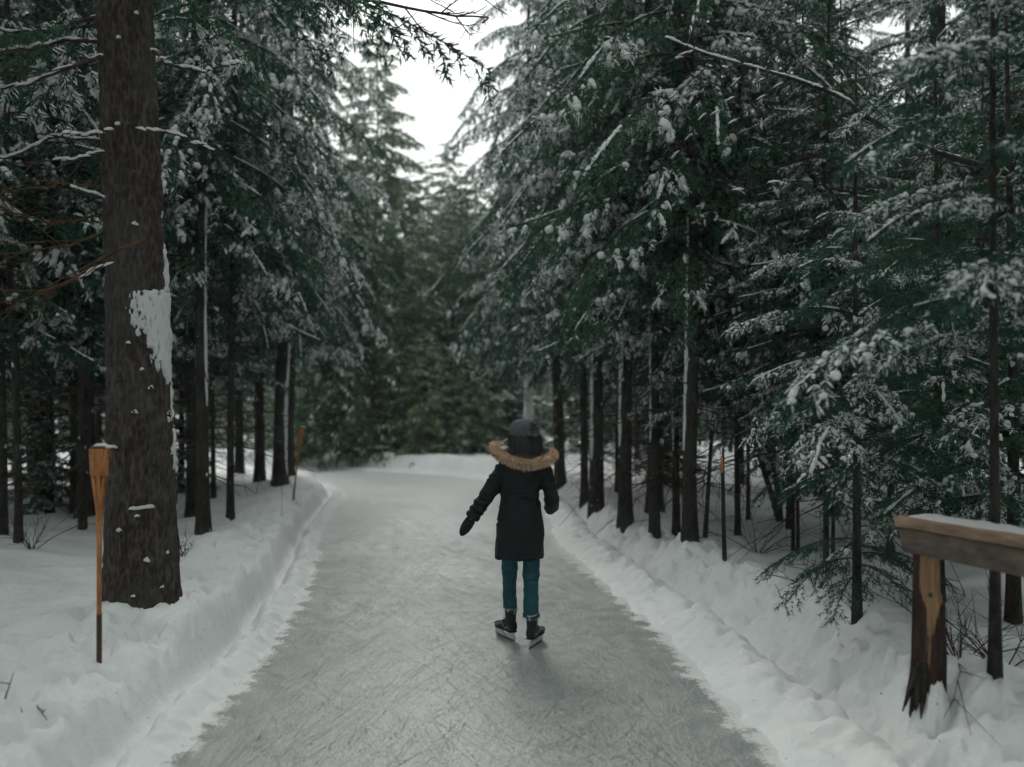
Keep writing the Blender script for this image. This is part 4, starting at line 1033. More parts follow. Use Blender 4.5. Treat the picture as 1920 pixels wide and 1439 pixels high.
        rg = np.stack([P - sd * w[:, None], P + sd * w[:, None], P + sd * w[:, None] - nn, P - sd * w[:, None] - nn], 1); V, t3, q_ = loft(rg); A.add(V, t3, q_); link('bark_flap', A.mesh('bark_flap', M_BARK, False), post)
    # snow packed against the foot
    zz = np.linspace(-.1, .42, 60); phs = np.linspace(-.9, 1.5, 60); Zs, PH = np.meshgrid(zz, phs, indexing='ij')
    m = np.interp(PH, [-.9, -.25, .0, .45, .8, 1.2, 1.5], [.02, .11, .16, .18, .17, .12, .02]) + .05 * fbm(PH * 5, Zs * 9, 0, 3, 9) - Zs
    o = np.clip(m / .08, -1, 1); rr = .090 + np.where(o > 0, .004 + .02 * o + .38 * np.clip(m, 0, .5) ** 1.5, .03 * o)
    V = np.stack([rr * (np.cos(PH) * c[0] + np.sin(PH) * rt[0]), rr * (np.cos(PH) * c[1] + np.sin(PH) * rt[1]), Zs], -1).reshape(-1, 3)
    link('foot_snow', mesh_np('foot_snow', V, grid_quads(60, 60), M_SNOW), root)
    # second post, out of the picture to the right
    A = Acc(); b = np.array([0, -2.4, 0]) @ rot.T; zs = np.linspace(-.4, H, 14); tube(A, np.stack([zs * 0 + b[0], zs * 0 + b[1], zs], -1), .08 + .006 * np.sin(zs * 7), 14); link('post', A.mesh('post', M_BARK), root)
rail()

# ------------------------------------------------------------------ bare shrubs, twigs and fallen branches
def shrub(px, d, h, seed, label, n=9, spread=.8, mat=None, dirn=None):
    rng = np.random.default_rng(seed); p = Vector(on_ground(px, d)); root = empty('bare_shrub', p); tag(root, label, 'shrub', 'bare shrubs behind the rail')
    for k in range(n):
        az = rng.uniform(0, 6.28) if dirn is None else dirn + rng.uniform(-.9, .9); l = h * rng.uniform(.5, 1.1); m = 9; u = np.linspace(0, 1, m)
        out = rng.uniform(.3, spread); P = np.stack([math.cos(az) * l * out * u, math.sin(az) * l * out * u, -.05 + l * (u * rng.uniform(.7, 1.2) - .55 * out * u * u)], -1) + rng.standard_normal((m, 3)) * .015 * u[:, None]
        A = Acc(); tube(A, P, np.linspace(.0055, .0015, m), 5, False)
        for q in range(6):
            i = int(rng.integers(2, m)); dd = rng.standard_normal(3) * .5 + (P[-1] - P[0]) / l; l2 = l * rng.uniform(.15, .4)
            tube(A, np.stack([P[i], P[i] + dd * l2 * .5, P[i] + dd * l2]), [.0028, .002, .001], 4, False)
        link('stem', A.mesh('stem', mat or M_TWIG), root)
shrub(1800, 5.0, .85, 1, 'bare arching shrub between the rail post and the dark fir trunk', 10, 1.1)
shrub(1880, 5.4, .9, 2, 'bare tangled shrub behind the dark fir trunk under the rail', 9, 1.1)
shrub(1530, 7.0, .6, 3, 'thin bare shrub left of the snowy sapling', 7, .9)
shrub(1420, 9.6, .8, 4, 'bare shrub among the thin poles on the right', 9, 1.1)
shrub(60, 9.3, .7, 5, 'bare drooping shrub between the slim trunks at the left', 9, 1.2)
shrub(345, 8.6, .4, 6, 'wispy dry shrub just right of the thick spruce trunk', 7, .6)
def twig(px, py, px2, py2, seed, label, name='twig', r=.004, mat=None):
    p = Vector(foot(px, py)); q = at(px2, py2, p.y - .02); rng = np.random.default_rng(seed); root = empty(name, p); tag(root, label, 'twig', 'twigs poking out of the snow'); n = 8; u = np.linspace(0, 1, n)[:, None]
    d = np.array(q - p); P = -d * .15 + d * 1.15 * u + rng.standard_normal((n, 3)) * .03 * np.linalg.norm(d) * u * (1 - u) * 3
    A = Acc(); tube(A, P, np.linspace(r, r * .4, n), 6); link('stem', A.mesh('stem', mat or M_TWIG), root)
    A = Acc(); i = 4; dd = d * .35 + rng.standard_normal(3) * .25 * np.linalg.norm(d); tube(A, np.stack([P[i], P[i] + dd * .5, P[i] + dd]), [r * .7, r * .5, r * .3], 5); link('side_shoot', A.mesh('side_shoot', mat or M_TWIG), root)
twig(12, 1316, 26, 1260, 1, 'upright thin twig poking from the snow at the left edge')
twig(43, 1350, 40, 1332, 2, 'tiny stub of twig poking from the bank at the lower left')
twig(70, 1366, 88, 1350, 3, 'short slanted twig lying on the bank at the lower left')
twig(1465, 1126, 1453, 1095, 4, 'thin twig poking from the smooth snow left of the snowy sapling')
twig(1655, 1305, 1680, 1296, 5, 'small forked twig lying on the snow left of the post foot')
twig(35, 960, 95, 985, 6, 'crooked fallen branch at the foot of the slim trunk at the left', 'fallen_branch', .014)

# ------------------------------------------------------------------ the skater
PD = 6.5
def build_person():
    from mathutils.bvhtree import BVHTree
    O = np.array([wx(976, PD), PD, 0.0])
    K = PD / F
    def W(px, py, dy=0.0):
        d = PD + dy; return np.array([wx(px, d), d, wz(py, d)]) - O
    root = empty('person', tuple(O)); tag(root, 'person skating away in a dark parka with fur-trimmed hood, knitted hat and teal jeans', 'person')
    th = np.linspace(0, 2 * math.pi, 48, endpoint=False)
    def ring(l, r, py, dh, dy=0.0, ex=2.3, tilt=0.0):
        c = W((l + r) / 2, py, dy); a = (r - l) / 2 * K
        cx = np.sign(np.cos(th)) * np.abs(np.cos(th)) ** (2 / ex); sy = np.sign(np.sin(th)) * np.abs(np.sin(th)) ** (2 / ex)
        return np.stack([c[0] + a * cx, c[1] + dh * sy, np.full(48, c[2]) + tilt * sy * dh], -1)
    def limb(pts, rad, n=20):
        P = np.array(pts); t = np.linspace(0, 1, len(P)); u = np.linspace(0, 1, 26)
        Q = np.stack([np.interp(u, t, P[:, k]) for k in range(3)], -1)
        for _ in range(3): Q[1:-1] = (Q[:-2] + Q[1:-1] * 2 + Q[2:]) / 4
        A = Acc(); tube(A, Q, np.interp(u, t, rad), n); return A.arrays()
    # ---- materials
    t = NT('parka_cloth'); v = t.coords(); n = t.noise(v, 14, 4, .6); n2 = t.noise(v, 300, 2)
    t.bump(t.math('ADD', n, t.math('MULTIPLY', n2, .25)), .35, .006); M_PARKA = t.set(t.ramp(n, [(.3, (.0035, .0068, .0078)), (.7, (.0065, .0115, .0125))]), .62, .22)
    M_LINING = NT('hood_lining').set((.006, .008, .009), .55, .35)
    t = NT('denim'); v = t.coords((1, 1, .35)); n = t.noise(v, 60, 4, .65); n2 = t.noise(t.coords(), 7, 3)
    wv = t.node('ShaderNodeTexWave'); t.l.new(t.coords((1, 1, 1), (0, R(35), R(40))), wv.inputs[0]); wv.inputs['Scale'].default_value = 160
    t.bump(t.math('ADD', wv.outputs['Fac'], n), .25, .002)
    c_ = t.ramp(t.math('ADD', t.math('MULTIPLY', n, .5), t.math('MULTIPLY', n2, .5)), [(.35, (.010, .048, .062)), (.65, (.022, .088, .105))]); M_DENIM = t.set(c_, .85, .2)
    t = NT('fur'); g = t.node('ShaderNodeNewGeometry'); n = t.noise(t.coords(), 26, 3)
    f = t.math('ADD', t.math('MULTIPLY', g.outputs['Random Per Island'], .5), t.math('MULTIPLY', n, .5)); M_FUR = t.set(t.ramp(f, [(.22, (.18, .095, .06)), (.38, (.47, .28, .18)), (.55, (.70, .48, .33)), (.80, (.86, .72, .57))]), .8, .2)
    t = NT('knit'); v = t.coords(); wv = t.node('ShaderNodeTexWave', wave_type='BANDS', bands_direction='Z'); t.l.new(v, wv.inputs[0]); wv.inputs['Scale'].default_value = 26; wv.inputs['Distortion'].default_value = 6; wv.inputs['Detail'].default_value = 2; wv.inputs['Detail Scale'].default_value = 6
    vo = t.voro(t.coords((1, 1, .8)), 130); t.bump(t.math('SUBTRACT', wv.outputs['Fac'], vo), 1.0, .012); M_KNIT = t.set(t.ramp(t.math('ADD', t.math('MULTIPLY', wv.outputs['Fac'], .6), t.math('MULTIPLY', vo, .6)), [(.25, (.30, .345, .37)), (.65, (.095, .115, .13))]), .9, .15)
    t = NT('pom_fur'); g = t.node('ShaderNodeNewGeometry'); M_POM = t.set(t.ramp(g.outputs['Random Per Island'], [(.3, (.035, .035, .045)), (.6, (.13, .13, .15)), (.9, (.66, .66, .63))]), .8, .2)
    t = NT('hair'); n = t.noise(t.coords((1, 1, .12)), 90, 3); t.bump(n, .5, .004); M_HAIR = t.set(t.ramp(n, [(.3, (.0025, .0025, .003)), (.75, (.008, .008, .009))]), .5, .35)
    t = NT('mitten_knit'); vo = t.voro(t.coords(), 75); n = t.noise(t.coords(), 40, 3); t.bump(vo, .8, .004); M_MIT = t.set(t.mix(t.ramp(vo, [(.12, .55), (.28, 0.0)]), (.012, .018, .026), (.13, .16, .18)), .9, .15)
    t = NT('skin'); M_SKIN = t.set((.55, .36, .28), .55, .35)
    t = NT('boot_leather'); n = t.noise(t.coords(), 40, 4); t.bump(n, .2, .003); M_BOOT = t.set(t.ramp(n, [(.3, (.004, .005, .006)), (.7, (.009, .011, .012))]), .5, .3)
    M_TRIM = NT('silver_trim').set((.32, .35, .36), .5, .5)
    t = NT('blade_holder'); n = t.noise(t.coords(), 30, 3); M_HOLD = t.set(t.ramp(n, [(.3, (.42, .45, .44)), (.7, (.60, .62, .60))]), .45, .4)
    M_STEEL = NT('steel').set((.25, .27, .28), .35, .5, Metallic=.9)
    M_CORD = NT('cord').set((.75, .70, .58), .8, .2)

    # ---- body (inside the clothes)
    A = Acc()
    def ell(c, s, n=18):
        ph = np.linspace(0, math.pi, n); rg = [np.stack([c[0] + s[0] * math.sin(p) * np.cos(th[::2]), c[1] + s[1] * math.sin(p) * np.sin(th[::2]), np.full(24, c[2] + s[2] * math.cos(p))], -1) for p in ph[1:-1]]
        V, t3, q = loft(rg[::-1]); A.add(V, t3, q)
    hc = W(983, 822, .02)
    ell(hc, (.074, .092, .112)); ell(hc + (0, .055, -.055), (.052, .045, .05)); ell(hc + (0, .100, -.012), (.013, .018, .024))
    ell(hc + (0, .090, -.058), (.022, .012, .008)); ell(hc + (-.076, 0, -.01), (.010, .018, .028)); ell(hc + (.076, 0, -.01), (.010, .018, .028))
    for sx in (-.030, .030): ell(hc + (sx, .082, .028), (.022, .014, .008))
    for P_, r_ in (([W(983, 835, .01), W(982, 862, 0)], [.05, .055]), ([W(981, 868), W(977, 900), W(975, 935), W(975, 985)], [.085, .10, .095, .12]),
                   ([W(962, 868), W(1004, 868)], [.06, .06]), ([W(950, 870), W(915, 928), W(888, 966), W(876, 985, .008)], [.05, .038, .026, .016]), ([W(1016, 874), W(1032, 920, -.02), W(1034, 946, .13), W(1032, 952, .2)], [.05, .038, .026, .018]),
                   ([W(960, 985), W(956, 1070, .03), W(956, 1140, .09), W(957.5, 1165, .117)], [.065, .038, .03, .024]), ([W(990, 985), W(995, 1070, -.03), W(996, 1155, -.085), W(997.5, 1180, -.093)], [.065, .038, .03, .024])):
        V, T_ = limb(P_, r_, 14); A.add(V, T_)
    V, T_ = A.arrays(); body = link('body', remeshed('body', V, T_, M_SKIN, .011, 3), root)
    for sx in (-.030, .030):
        A = Acc(); rr = np.linspace(0, math.pi, 10)[1:-1]; V, t3, q = loft([np.stack([hc[0] + sx + .010 * math.sin(p) * np.cos(th[::4]), hc[1] + .083 + .010 * math.sin(p) * np.sin(th[::4]), np.full(12, hc[2] + .010 + .010 * math.cos(p))], -1) for p in rr][::-1]); A.add(V, t3, q)
        link('eye', A.mesh('eye', NT('eye').set((.7, .7, .68), .2)), body)

    # ---- parka
    A = Acc()
    rg = [ring(927, 1021, 1046, .150, ex=2.6), ring(927.5, 1020.5, 1030, .152, ex=2.6), ring(928.5, 1019.5, 1005, .156), ring(931, 1018, 978, .154), ring(934.5, 1015, 955, .142), ring(937.5, 1012.5, 938, .124), ring(938.5, 1012.5, 928, .122), ring(939, 1014, 912, .126), ring(939, 1017, 895, .130), ring(940, 1021, 880, .122), ring(946, 1019, 868, .108), ring(957, 1008, 858, .085), ring(966, 1001, 848, .068)]
    inner = [ring(937, 1011, 1015, .115), ring(936, 1012, 1030, .118, ex=2.6), ring(934.5, 1013.5, 1046, .126, ex=2.6)]
    V, t3, q = loft(inner + rg); A.add(V, t3, q)
    armL = [W(955, 872), W(938, 890, -.005), W(916, 927, -.02), W(901, 947, -.01), W(888, 966, 0.0)]
    V, T_ = limb(armL, [.072, .070, .061, .056, .053]); A.add(V, T_)
    armR = [W(1012, 874), W(1022, 886, -.015), W(1031, 918, -.035), W(1034, 938, .03), W(1034.5, 948, .10)]
    V, T_ = limb(armR, [.066, .064, .059, .058, .052]); A.add(V, T_)
    V, T_ = A.arrays(); me = remeshed('parka', V, T_, M_PARKA, .0075, 5)
    co, no = get_co(me), get_no(me)
    px = (co[:, 0] + O[0]) / K + 960; py = HZ - (co[:, 2] - CH) / K
    arm = np.maximum(sstep(943, 930, px), sstep(1018, 1026, px)) * (py < 985)
    # sleeve creases run round the arm, body creases run mostly level at the waist
    aL = np.array(armL[-1]) - np.array(armL[0]); aL /= np.linalg.norm(aL)
    s_ = np.where(px < 975, co @ aL, co[:, 2])
    f = arm * (.010 * fbm(s_ * 26, co[:, 0] * 6, co[:, 1] * 9, 2, 71) + .006 * np.sin(s_ * 120 + 4 * noise3(co[:, 0] * 14, co[:, 1] * 14, co[:, 2] * 14, 2)) * sstep(-.3, .5, noise3(s_ * 12, 0, co[:, 1] * 10, 9)))
    wst = np.exp(-((py - 932) / 16) ** 2) * (1 - arm)
    f += wst * (.010 * noise3(co[:, 0] * 26, co[:, 1] * 26, co[:, 2] * 20, 73) + .005 * noise3(co[:, 0] * 9, co[:, 1] * 6, co[:, 2] * 65, 74))
    f += (1 - arm) * .010 * fbm(co[:, 0] * 5, co[:, 1] * 5, co[:, 2] * 7, 3, 75) + (1 - arm) * sstep(960, 1000, py) * .008 * noise3(co[:, 0] * 16, co[:, 1] * 16, co[:, 2] * 3, 76)
    f -= .006 * np.exp(-((py - 935) / 2.0) ** 2) * (1 - arm)                        # drawn waist
    f -= .004 * np.exp(-((py - 893 - .02 * (px - 976) ** 2 * .3) / 1.3) ** 2) * (1 - arm)   # yoke seam
    f -= .0035 * np.exp(-((py - 1037) / 1.0) ** 2) * (1 - arm)                        # hem stitching
    f += .004 * np.exp(-((px - 974) / 2.0) ** 2) * (py > 1000) * (co[:, 1] < 0)      # back vent
    set_co(me, co + no * f[:, None]); parka = link('parka', me, root)
    # cuffs and sleeve tab
    for arm_, r_ in ((armL, .054), (armR, .053)):
        d = np.array(arm_[-1]) - np.array(arm_[-2]); d /= np.linalg.norm(d); P = np.array(arm_[-1])[None] + d[None] * np.linspace(-.012, .030, 6)[:, None]; A = Acc(); tube(A, P, [r_, r_ + .004, r_ + .004, r_ + .003, r_ + .002, r_ - .010], 24); link('cuff', A.mesh('cuff', M_PARKA), parka)
    A = Acc(); q0 = W(884, 952, -.01); box(A, q0, (.028, .020, .022), np.array(Matrix.Rotation(.6, 3, 'Y'))); link('sleeve_tab', A.mesh('sleeve_tab', M_PARKA), parka)
    # ---- hood: lining bowl, outer roll and fur
    FP = np.array([W(950, 846, .135), W(932, 836, .09), W(925.5, 835, .01), W(930, 846, -.07), W(944, 857, -.135), W(963, 866, -.175), W(985, 871, -.19), W(1007, 869, -.18), W(1026, 862, -.13), W(1037.5, 853, -.05), W(1036, 848, .03), W(1020, 850, .11), W(998, 858, .15), W(972, 857, .155)])
    u = np.linspace(0, len(FP), 97)[:-1]; ip = np.arange(len(FP) + 1); FPc = np.concatenate([FP, FP[:1]])
    FQ = np.stack([np.interp(u, ip, FPc[:, k]) for k in range(3)], -1)
    for _ in range(6): FQ = (np.roll(FQ, 1, 0) + 2 * FQ + np.roll(FQ, -1, 0)) / 4
    ctr = W(984, 846, -.01)
    ang = np.arctan2(FQ[:, 1] - ctr[1], FQ[:, 0] - ctr[0])
    def inner_ring(hx, hy, dz, dyo=0.0): return np.stack([ctr[0] + hx * np.cos(ang), ctr[1] + dyo + hy * np.sin(ang), np.full(len(ang), ctr[2] + dz)], -1)
    r0 = FQ + np.array([0, 0, -.035]); r1 = FQ * .97 + ctr * .03 + np.array([0, 0, .012]); r2 = FQ * .62 + inner_ring(.12, .10, .02) * .38 + np.array([0, 0, .015]); r3 = inner_ring(.145, .130, .025, -.015); r4 = inner_ring(.115, .11, .055); r5 = inner_ring(.07, .075, .05)
    V, t3, q = loft([FQ * .8 + ctr * .2 + np.array([0, 0, -.07]), r0, r1, r2, r3, r4, r5], False); co = V + .010 * np.stack([noise3(V[:, 0] * 18, V[:, 1] * 18, V[:, 2] * 18, k) for k in (1, 2, 3)], -1)
    A = Acc(); A.add(co, None, q); hood = link('hood', A.mesh('hood', M_LINING), parka)
    rng = np.random.default_rng(12); A = Acc()
    Tn = np.roll(FQ, -1, 0) - np.roll(FQ, 1, 0); Tn /= np.linalg.norm(Tn, axis=1)[:, None]; up = np.array([0, 0, 1.0]); Sd = np.cross(Tn, up); Sd /= np.linalg.norm(Sd, axis=1)[:, None]; Up = np.cross(Sd, Tn)
    tt = np.linspace(0, 2 * math.pi, 14, endpoint=False); core = FQ[:, None] + .026 * (np.cos(tt)[None, :, None] * Sd[:, None] + np.sin(tt)[None, :, None] * Up[:, None])
    n_ = len(FQ); i, j = np.meshgrid(np.arange(n_), np.arange(14), indexing='ij'); i2, j2 = (i + 1) % n_, (j + 1) % 14; A.add(core.reshape(-1, 3), None, np.stack([i * 14 + j, i2 * 14 + j, i2 * 14 + j2, i * 14 + j2], -1).reshape(-1, 4))
    N = 15000; k = rng.uniform(0, n_, N); k0 = k.astype(int) % n_; fr = (k - np.floor(k))[:, None]; k1 = (k0 + 1) % n_; a = rng.uniform(0, 2 * math.pi, N)
    clump = noise3(k * .55, np.cos(a) * 1.6, np.sin(a) * 1.6, 4)
    nrm = np.cos(a)[:, None] * Sd[k0] + np.sin(a)[:, None] * Up[k0]; B = FQ[k0] * (1 - fr) + FQ[k1] * fr + nrm * .022
    dirn = nrm * .75 + Tn[k0] * (.9 * clump + .25 * rng.standard_normal(N))[:, None] + rng.standard_normal((N, 3)) * .22 + np.array([0, 0, -.30]); dirn /= np.linalg.norm(dirn, axis=1)[:, None]
    ln = rng.uniform(.020, .036, N) * (1 + .35 * clump); sd = np.cross(dirn, rng.standard_normal((N, 3))); sd /= np.linalg.norm(sd, axis=1)[:, None]; w = .0017
    m1 = B + dirn * ln[:, None] * .55; tip = B + dirn * ln[:, None] + np.array([0, 0, -.22]) * ln[:, None]
    V = np.stack([B - sd * w, B + sd * w, m1 + sd * w * .8, m1 - sd * w * .8, tip], 1).reshape(-1, 3); b = np.arange(N)[:, None] * 5
    A.add(V, np.concatenate([b + [0, 1, 2], b + [0, 2, 3], b + [3, 2, 4]])); fur = link('fur_trim', A.mesh('fur_trim', M_FUR, False), hood); fur['kind'] = 'stuff'
    A = Acc(); tube(A, [W(922, 833, -.03), W(923, 829, -.05), W(926, 831, -.06)], .0028, 6); link('drawstring', A.mesh('drawstring', M_CORD), hood)
    A = Acc(); tube(A, [W(943, 834, -.07), W(937, 829, -.08), W(939, 826.5, -.085), W(944, 832, -.08), W(944, 827, -.075), W(951, 823, -.06)], .0030, 6); link('drawstring', A.mesh('drawstring', M_CORD), hood)
    # ---- hair
    rg = [ring(958, 1009, 808, .090, .0), ring(955, 1012, 818, .105, -.015), ring(953.5, 1014, 830, .118, -.03), ring(952, 1017, 842, .125, -.035), ring(955, 1018, 853, .12, -.035), ring(962, 1010, 862, .09, -.04)]
    V, t3, q = loft(rg); Cn = V.mean(0); a = np.arctan2(V[:, 1], V[:, 0] - Cn[0]); V[:, :2] += (.006 * np.sin(a * 17 + V[:, 2] * 12) + .008 * noise3(a * 3, V[:, 2] * 14, 0, 5))[:, None] * np.stack([np.cos(a), np.sin(a)], -1)
    A = Acc(); A.add(V[:, :], t3, q); hv, ht = A.arrays(); keep = ~((hv[ht].mean(1)[:, 1] > .045)); link('hair', mesh_np('hair', hv, ht[keep], M_HAIR), root)
    # ---- hat
    rg = [ring(957.5, 1009.5, 822, .108, -.005), ring(956, 1011, 816, .114, -.012), ring(956.5, 1010.5, 806, .113, -.012), ring(958.5, 1008.5, 798, .106, -.012), ring(962, 1004.5, 791.8, .090, -.010), ring(967.5, 998, 787.8, .066, -.006), ring(974, 991, 786.0, .038, -.004), ring(979, 985, 785.6, .015, 0)]
    V, t3, q = loft(rg); a = np.arctan2(V[:, 1], V[:, 0] - V[:, 0].mean()); V[:, :2] *= 1; V += .003 * np.stack([noise3(V[:, 0] * 22, V[:, 1] * 22, V[:, 2] * 22, k) for k in (4, 5, 6)], -1)
    A = Acc(); A.add(V, t3, q); hat = link('knitted_hat', A.mesh('knitted_hat', M_KNIT), root)
    A = Acc(); pc = W(1000, 803, -.125); N = 4200; d = rng.standard_normal((N, 3)); d /= np.linalg.norm(d, axis=1)[:, None]; ln = rng.uniform(.042, .066, N); sd = np.cross(d, rng.standard_normal((N, 3))); sd /= np.linalg.norm(sd, axis=1)[:, None]
    curl = noise3(d[:, 0] * 3, d[:, 1] * 3, d[:, 2] * 3, 8)[:, None] * sd * .012
    V = np.stack([pc + d * .014 - sd * .0016, pc + d * .014 + sd * .0016, pc + d * ln[:, None] * .7 + sd * .0012 + curl * .5, pc + d * ln[:, None] * .7 - sd * .0012 + curl * .5, pc + d * ln[:, None] + curl + np.array([0, 0, -.006])], 1).reshape(-1, 3); b = np.arange(N)[:, None] * 5
    A.add(V, np.concatenate([b + [0, 1, 2], b + [0, 2, 3], b + [3, 2, 4]])); pm = link('pompom', A.mesh('pompom', M_POM, False), hat); pm['kind'] = 'stuff'
    # ---- mittens
    def mitten(p0, p1, w, flat, thumb):
        p0, p1 = np.array(p0), np.array(p1); d = p1 - p0; L = np.linalg.norm(d); d /= L; s = np.cross(d, [0, 1.0, 0]); s /= np.linalg.norm(s); n = np.cross(s, d); A = Acc(); rg = []
        for u_, k_ in zip([0, .12, .3, .5, .7, .85, .95, 1.0], [.62, .72, .95, 1.0, .92, .70, .42, .12]):
            rg.append(p0 + d * L * u_ + w * k_ * np.cos(th[::2])[:, None] * s + w * flat * k_ * np.sin(th[::2])[:, None] * n)
        V, t3, q = loft(rg); A.add(V, t3, q); V, T_ = limb([p0 + d * L * .22, p0 + d * L * .42 + thumb * w * 1.0, p0 + d * L * .68 + thumb * w * 1.25], [w * .42, w * .38, w * .22], 12); A.add(V, T_); V, T_ = A.arrays()
        return link('mitten', remeshed('mitten', V, T_, M_MIT, .005, 2), root)
    mitten(W(889, 965, 0), W(863.5, 1005, .02), .043, .55, np.array([.35, .75, .1]))
    mitten(W(1034.5, 947, .10), W(1030, 963, .22), .043, .75, np.array([-.8, .1, .3]))
    # ---- jeans
    def leg(rows):
        A = Acc(); V, t3, q = loft([ring(l, r, py, dh, dy, 2.2) for l, r, py, dh, dy in rows]); A.add(V, t3, q); return A.arrays()
    A = Acc()
    inn = lambda l, r, py, dh, dy: (l + 3.5, r - 3.5, py, dh - .014, dy)
    Lrow = [(943, 971, 1139, .066, .105), (943, 969, 1125, .061, .09), (942.5, 968.5, 1100, .062, .055), (941.5, 969.5, 1078, .066, .02), (940.5, 971, 1060, .070, .012), (939.5, 973, 1040, .078, .005), (938, 977, 1005, .095, 0), (939, 985, 985, .11, 0)]
    Rrow = [(980.5, 1012, 1156, .067, -.085), (981, 1010, 1140, .062, -.07), (981.5, 1009.5, 1110, .062, -.045), (981, 1010.5, 1085, .066, -.02), (980, 1011.5, 1062, .070, -.012), (978.5, 1013, 1040, .078, -.005), (974, 1013, 1005, .095, 0), (966, 1011, 985, .11, 0)]
    for rows in (Lrow, Rrow):
        V, T_ = leg([inn(*rows[2]), inn(*rows[1]), inn(*rows[0])] + rows); A.add(V, T_)
    V, T_ = A.arrays(); me = remeshed('jeans', V, T_, M_DENIM, .0065, 3); co, no = get_co(me), get_no(me); py = HZ - (co[:, 2] - CH) / K; lft = co[:, 0] < (W(975, 1050)[0])
    kn = np.where(lft, 1074., 1086.)
    f = .005 * fbm(co[:, 0] * 8, co[:, 1] * 8, co[:, 2] * 22, 3, 81) - .007 * np.exp(-((py - kn - 3 * noise3(co[:, 0] * 20, 0, 0, 3)) / 2.2) ** 2) * (co[:, 1] < np.where(lft, .03, -.02)) + .005 * np.exp(-((py - kn + 8) / 6) ** 2) + .004 * noise3(co[:, 0] * 12, co[:, 1] * 12, co[:, 2] * 45, 82) * sstep(1095, 1140, py)
    set_co(me, co + no * f[:, None]); jeans = link('jeans', me, root)
    M_FRAY = NT('frayed_denim').set((.16, .26, .29), .9, .1)
    for rows in (Lrow, Rrow):
        l, r, py, dh, dy = rows[0]; rg = ring(l, r, py + 1.0, dh, dy, 2.2); A = Acc(); n_ = 170; kk = rng.integers(0, 48, n_); B = rg[kk] + rng.standard_normal((n_, 3)) * [.004, .004, .003]; nn = B - rg.mean(0); nn /= np.linalg.norm(nn, axis=1)[:, None]
        tip = B + np.stack([rng.standard_normal(n_) * .008, rng.standard_normal(n_) * .008, -rng.uniform(.006, .024, n_)], -1) + nn * .006; s = np.cross(nn, [0, 0, 1.0]) * .0011
        A.add(np.stack([B - s, B + s, tip], 1).reshape(-1, 3), np.arange(n_ * 3).reshape(-1, 3)); fr_ = link('frayed_hem', A.mesh('frayed_hem', M_FRAY, False), jeans); fr_['kind'] = 'stuff'
    # ---- skates
    def skate(hx, hy, yaw, top):
        s = empty('ice_skate', (hx - O[0], hy - O[1], 0)); s.parent = root; s.rotation_euler = (0, 0, yaw + R(90))     # local +x = toe
        th2 = th[::2]
        A = Acc(); rg = []
        for x, hw, zb, zt in [(-.012, .012, .085, .115), (-.004, .030, .077, .15), (.02, .036, .075, .175), (.07, .036, .075, .18), (.115, .036, .075, .165), (.155, .041, .075, .142), (.20, .044, .075, .128), (.235, .041, .076, .121), (.258, .032, .078, .112), (.272, .018, .084, .102), (.276, .006, .09, .096)]:
            cz = (zb + zt) / 2; rg.append(np.stack([np.full(24, x), hw * np.sign(np.cos(th2)) * np.abs(np.cos(th2)) ** .8, cz + (zt - zb) / 2 * np.sign(np.sin(th2)) * np.abs(np.sin(th2)) ** .75], -1))
        V, t3, q = loft(rg); A.add(V, t3, q)
        rg = [np.stack([cx + a * np.cos(th2), b * np.sin(th2), np.full(24, z) + .012 * np.cos(th2)], -1) for z, cx, a, b in [(.09, .045, .050, .034), (.13, .048, .052, .036), (.17, .050, .054, .038), (.21, .048, .052, .041), (top - .02, .046, .054, .044), (top, .045, .055, .045)]]
        V, t3, q = loft(rg); A.add(V, t3, q); V, T_ = A.arrays(); me = remeshed('boot', V, T_, M_BOOT, .0048, 4); boot = link('boot', me, s)
        bvh = BVHTree.FromPolygons([tuple(v) for v in get_co(me)], [tuple(p.vertices) for p in me.polygons])
        for side in (-1, 1):
            for path, r_ in (([(.245, .092), (.19, .112), (.135, .135), (.12, .122), (.098, .100)], .0032), ([(.225, .090), (.18, .104), (.14, .120)], .0022), ([(.105, .078), (.075, .098), (.025, .112)], .0036), ([(.085, .080), (.055, .088), (.01, .092)], .0020)):
                pts = []
                for k in range(len(path) - 1):
                    for w_ in np.linspace(0, 1, 6, endpoint=k == len(path) - 2):
                        x, z = np.array(path[k]) * (1 - w_) + np.array(path[k + 1]) * w_; h = bvh.ray_cast(Vector((x, side * .2, z)), Vector((0, -side, 0)))[0]
                        if h: pts.append((h.x, h.y + side * .0004, h.z))
                if len(pts) > 3: A = Acc(); tube(A, pts, r_, 6); link('piping', A.mesh('piping', M_TRIM), boot)
        A = Acc(); tq = np.linspace(0, 2 * math.pi, 33); tube(A, np.stack([.045 + .055 * np.cos(tq), .045 * np.sin(tq), top + .012 * np.cos(tq)], -1), .0042, 6, False); link('cuff_trim', A.mesh('cuff_trim', M_TRIM), boot)
        A = Acc(); box(A, (-.011, 0, top - .028), (.004, .010, .042)); link('pull_tab', A.mesh('pull_tab', M_TRIM), boot)
        for k in range(5):
            A = Acc(); z = .165 + k * .017; x = .135 - k * .008; tube(A, [(x - .012, -.030, z - .004), (x, 0, z + .004), (x - .012, .030, z - .004)], .0028, 6); link('lace', A.mesh('lace', M_TRIM), boot)
        A = Acc(); rg = []
        for x, hw in [(-.006, .014), (.0, .030), (.03, .036), (.08, .033), (.13, .034), (.19, .042), (.235, .038), (.26, .026), (.272, .010)]: rg.append([(x, -hw, .071), (x, hw, .071), (x, hw, .080), (x, -hw, .080)])
        V, t3, q = loft(rg); A.add(V, t3, q); link('sole', A.mesh('sole', M_BOOT, False), s)
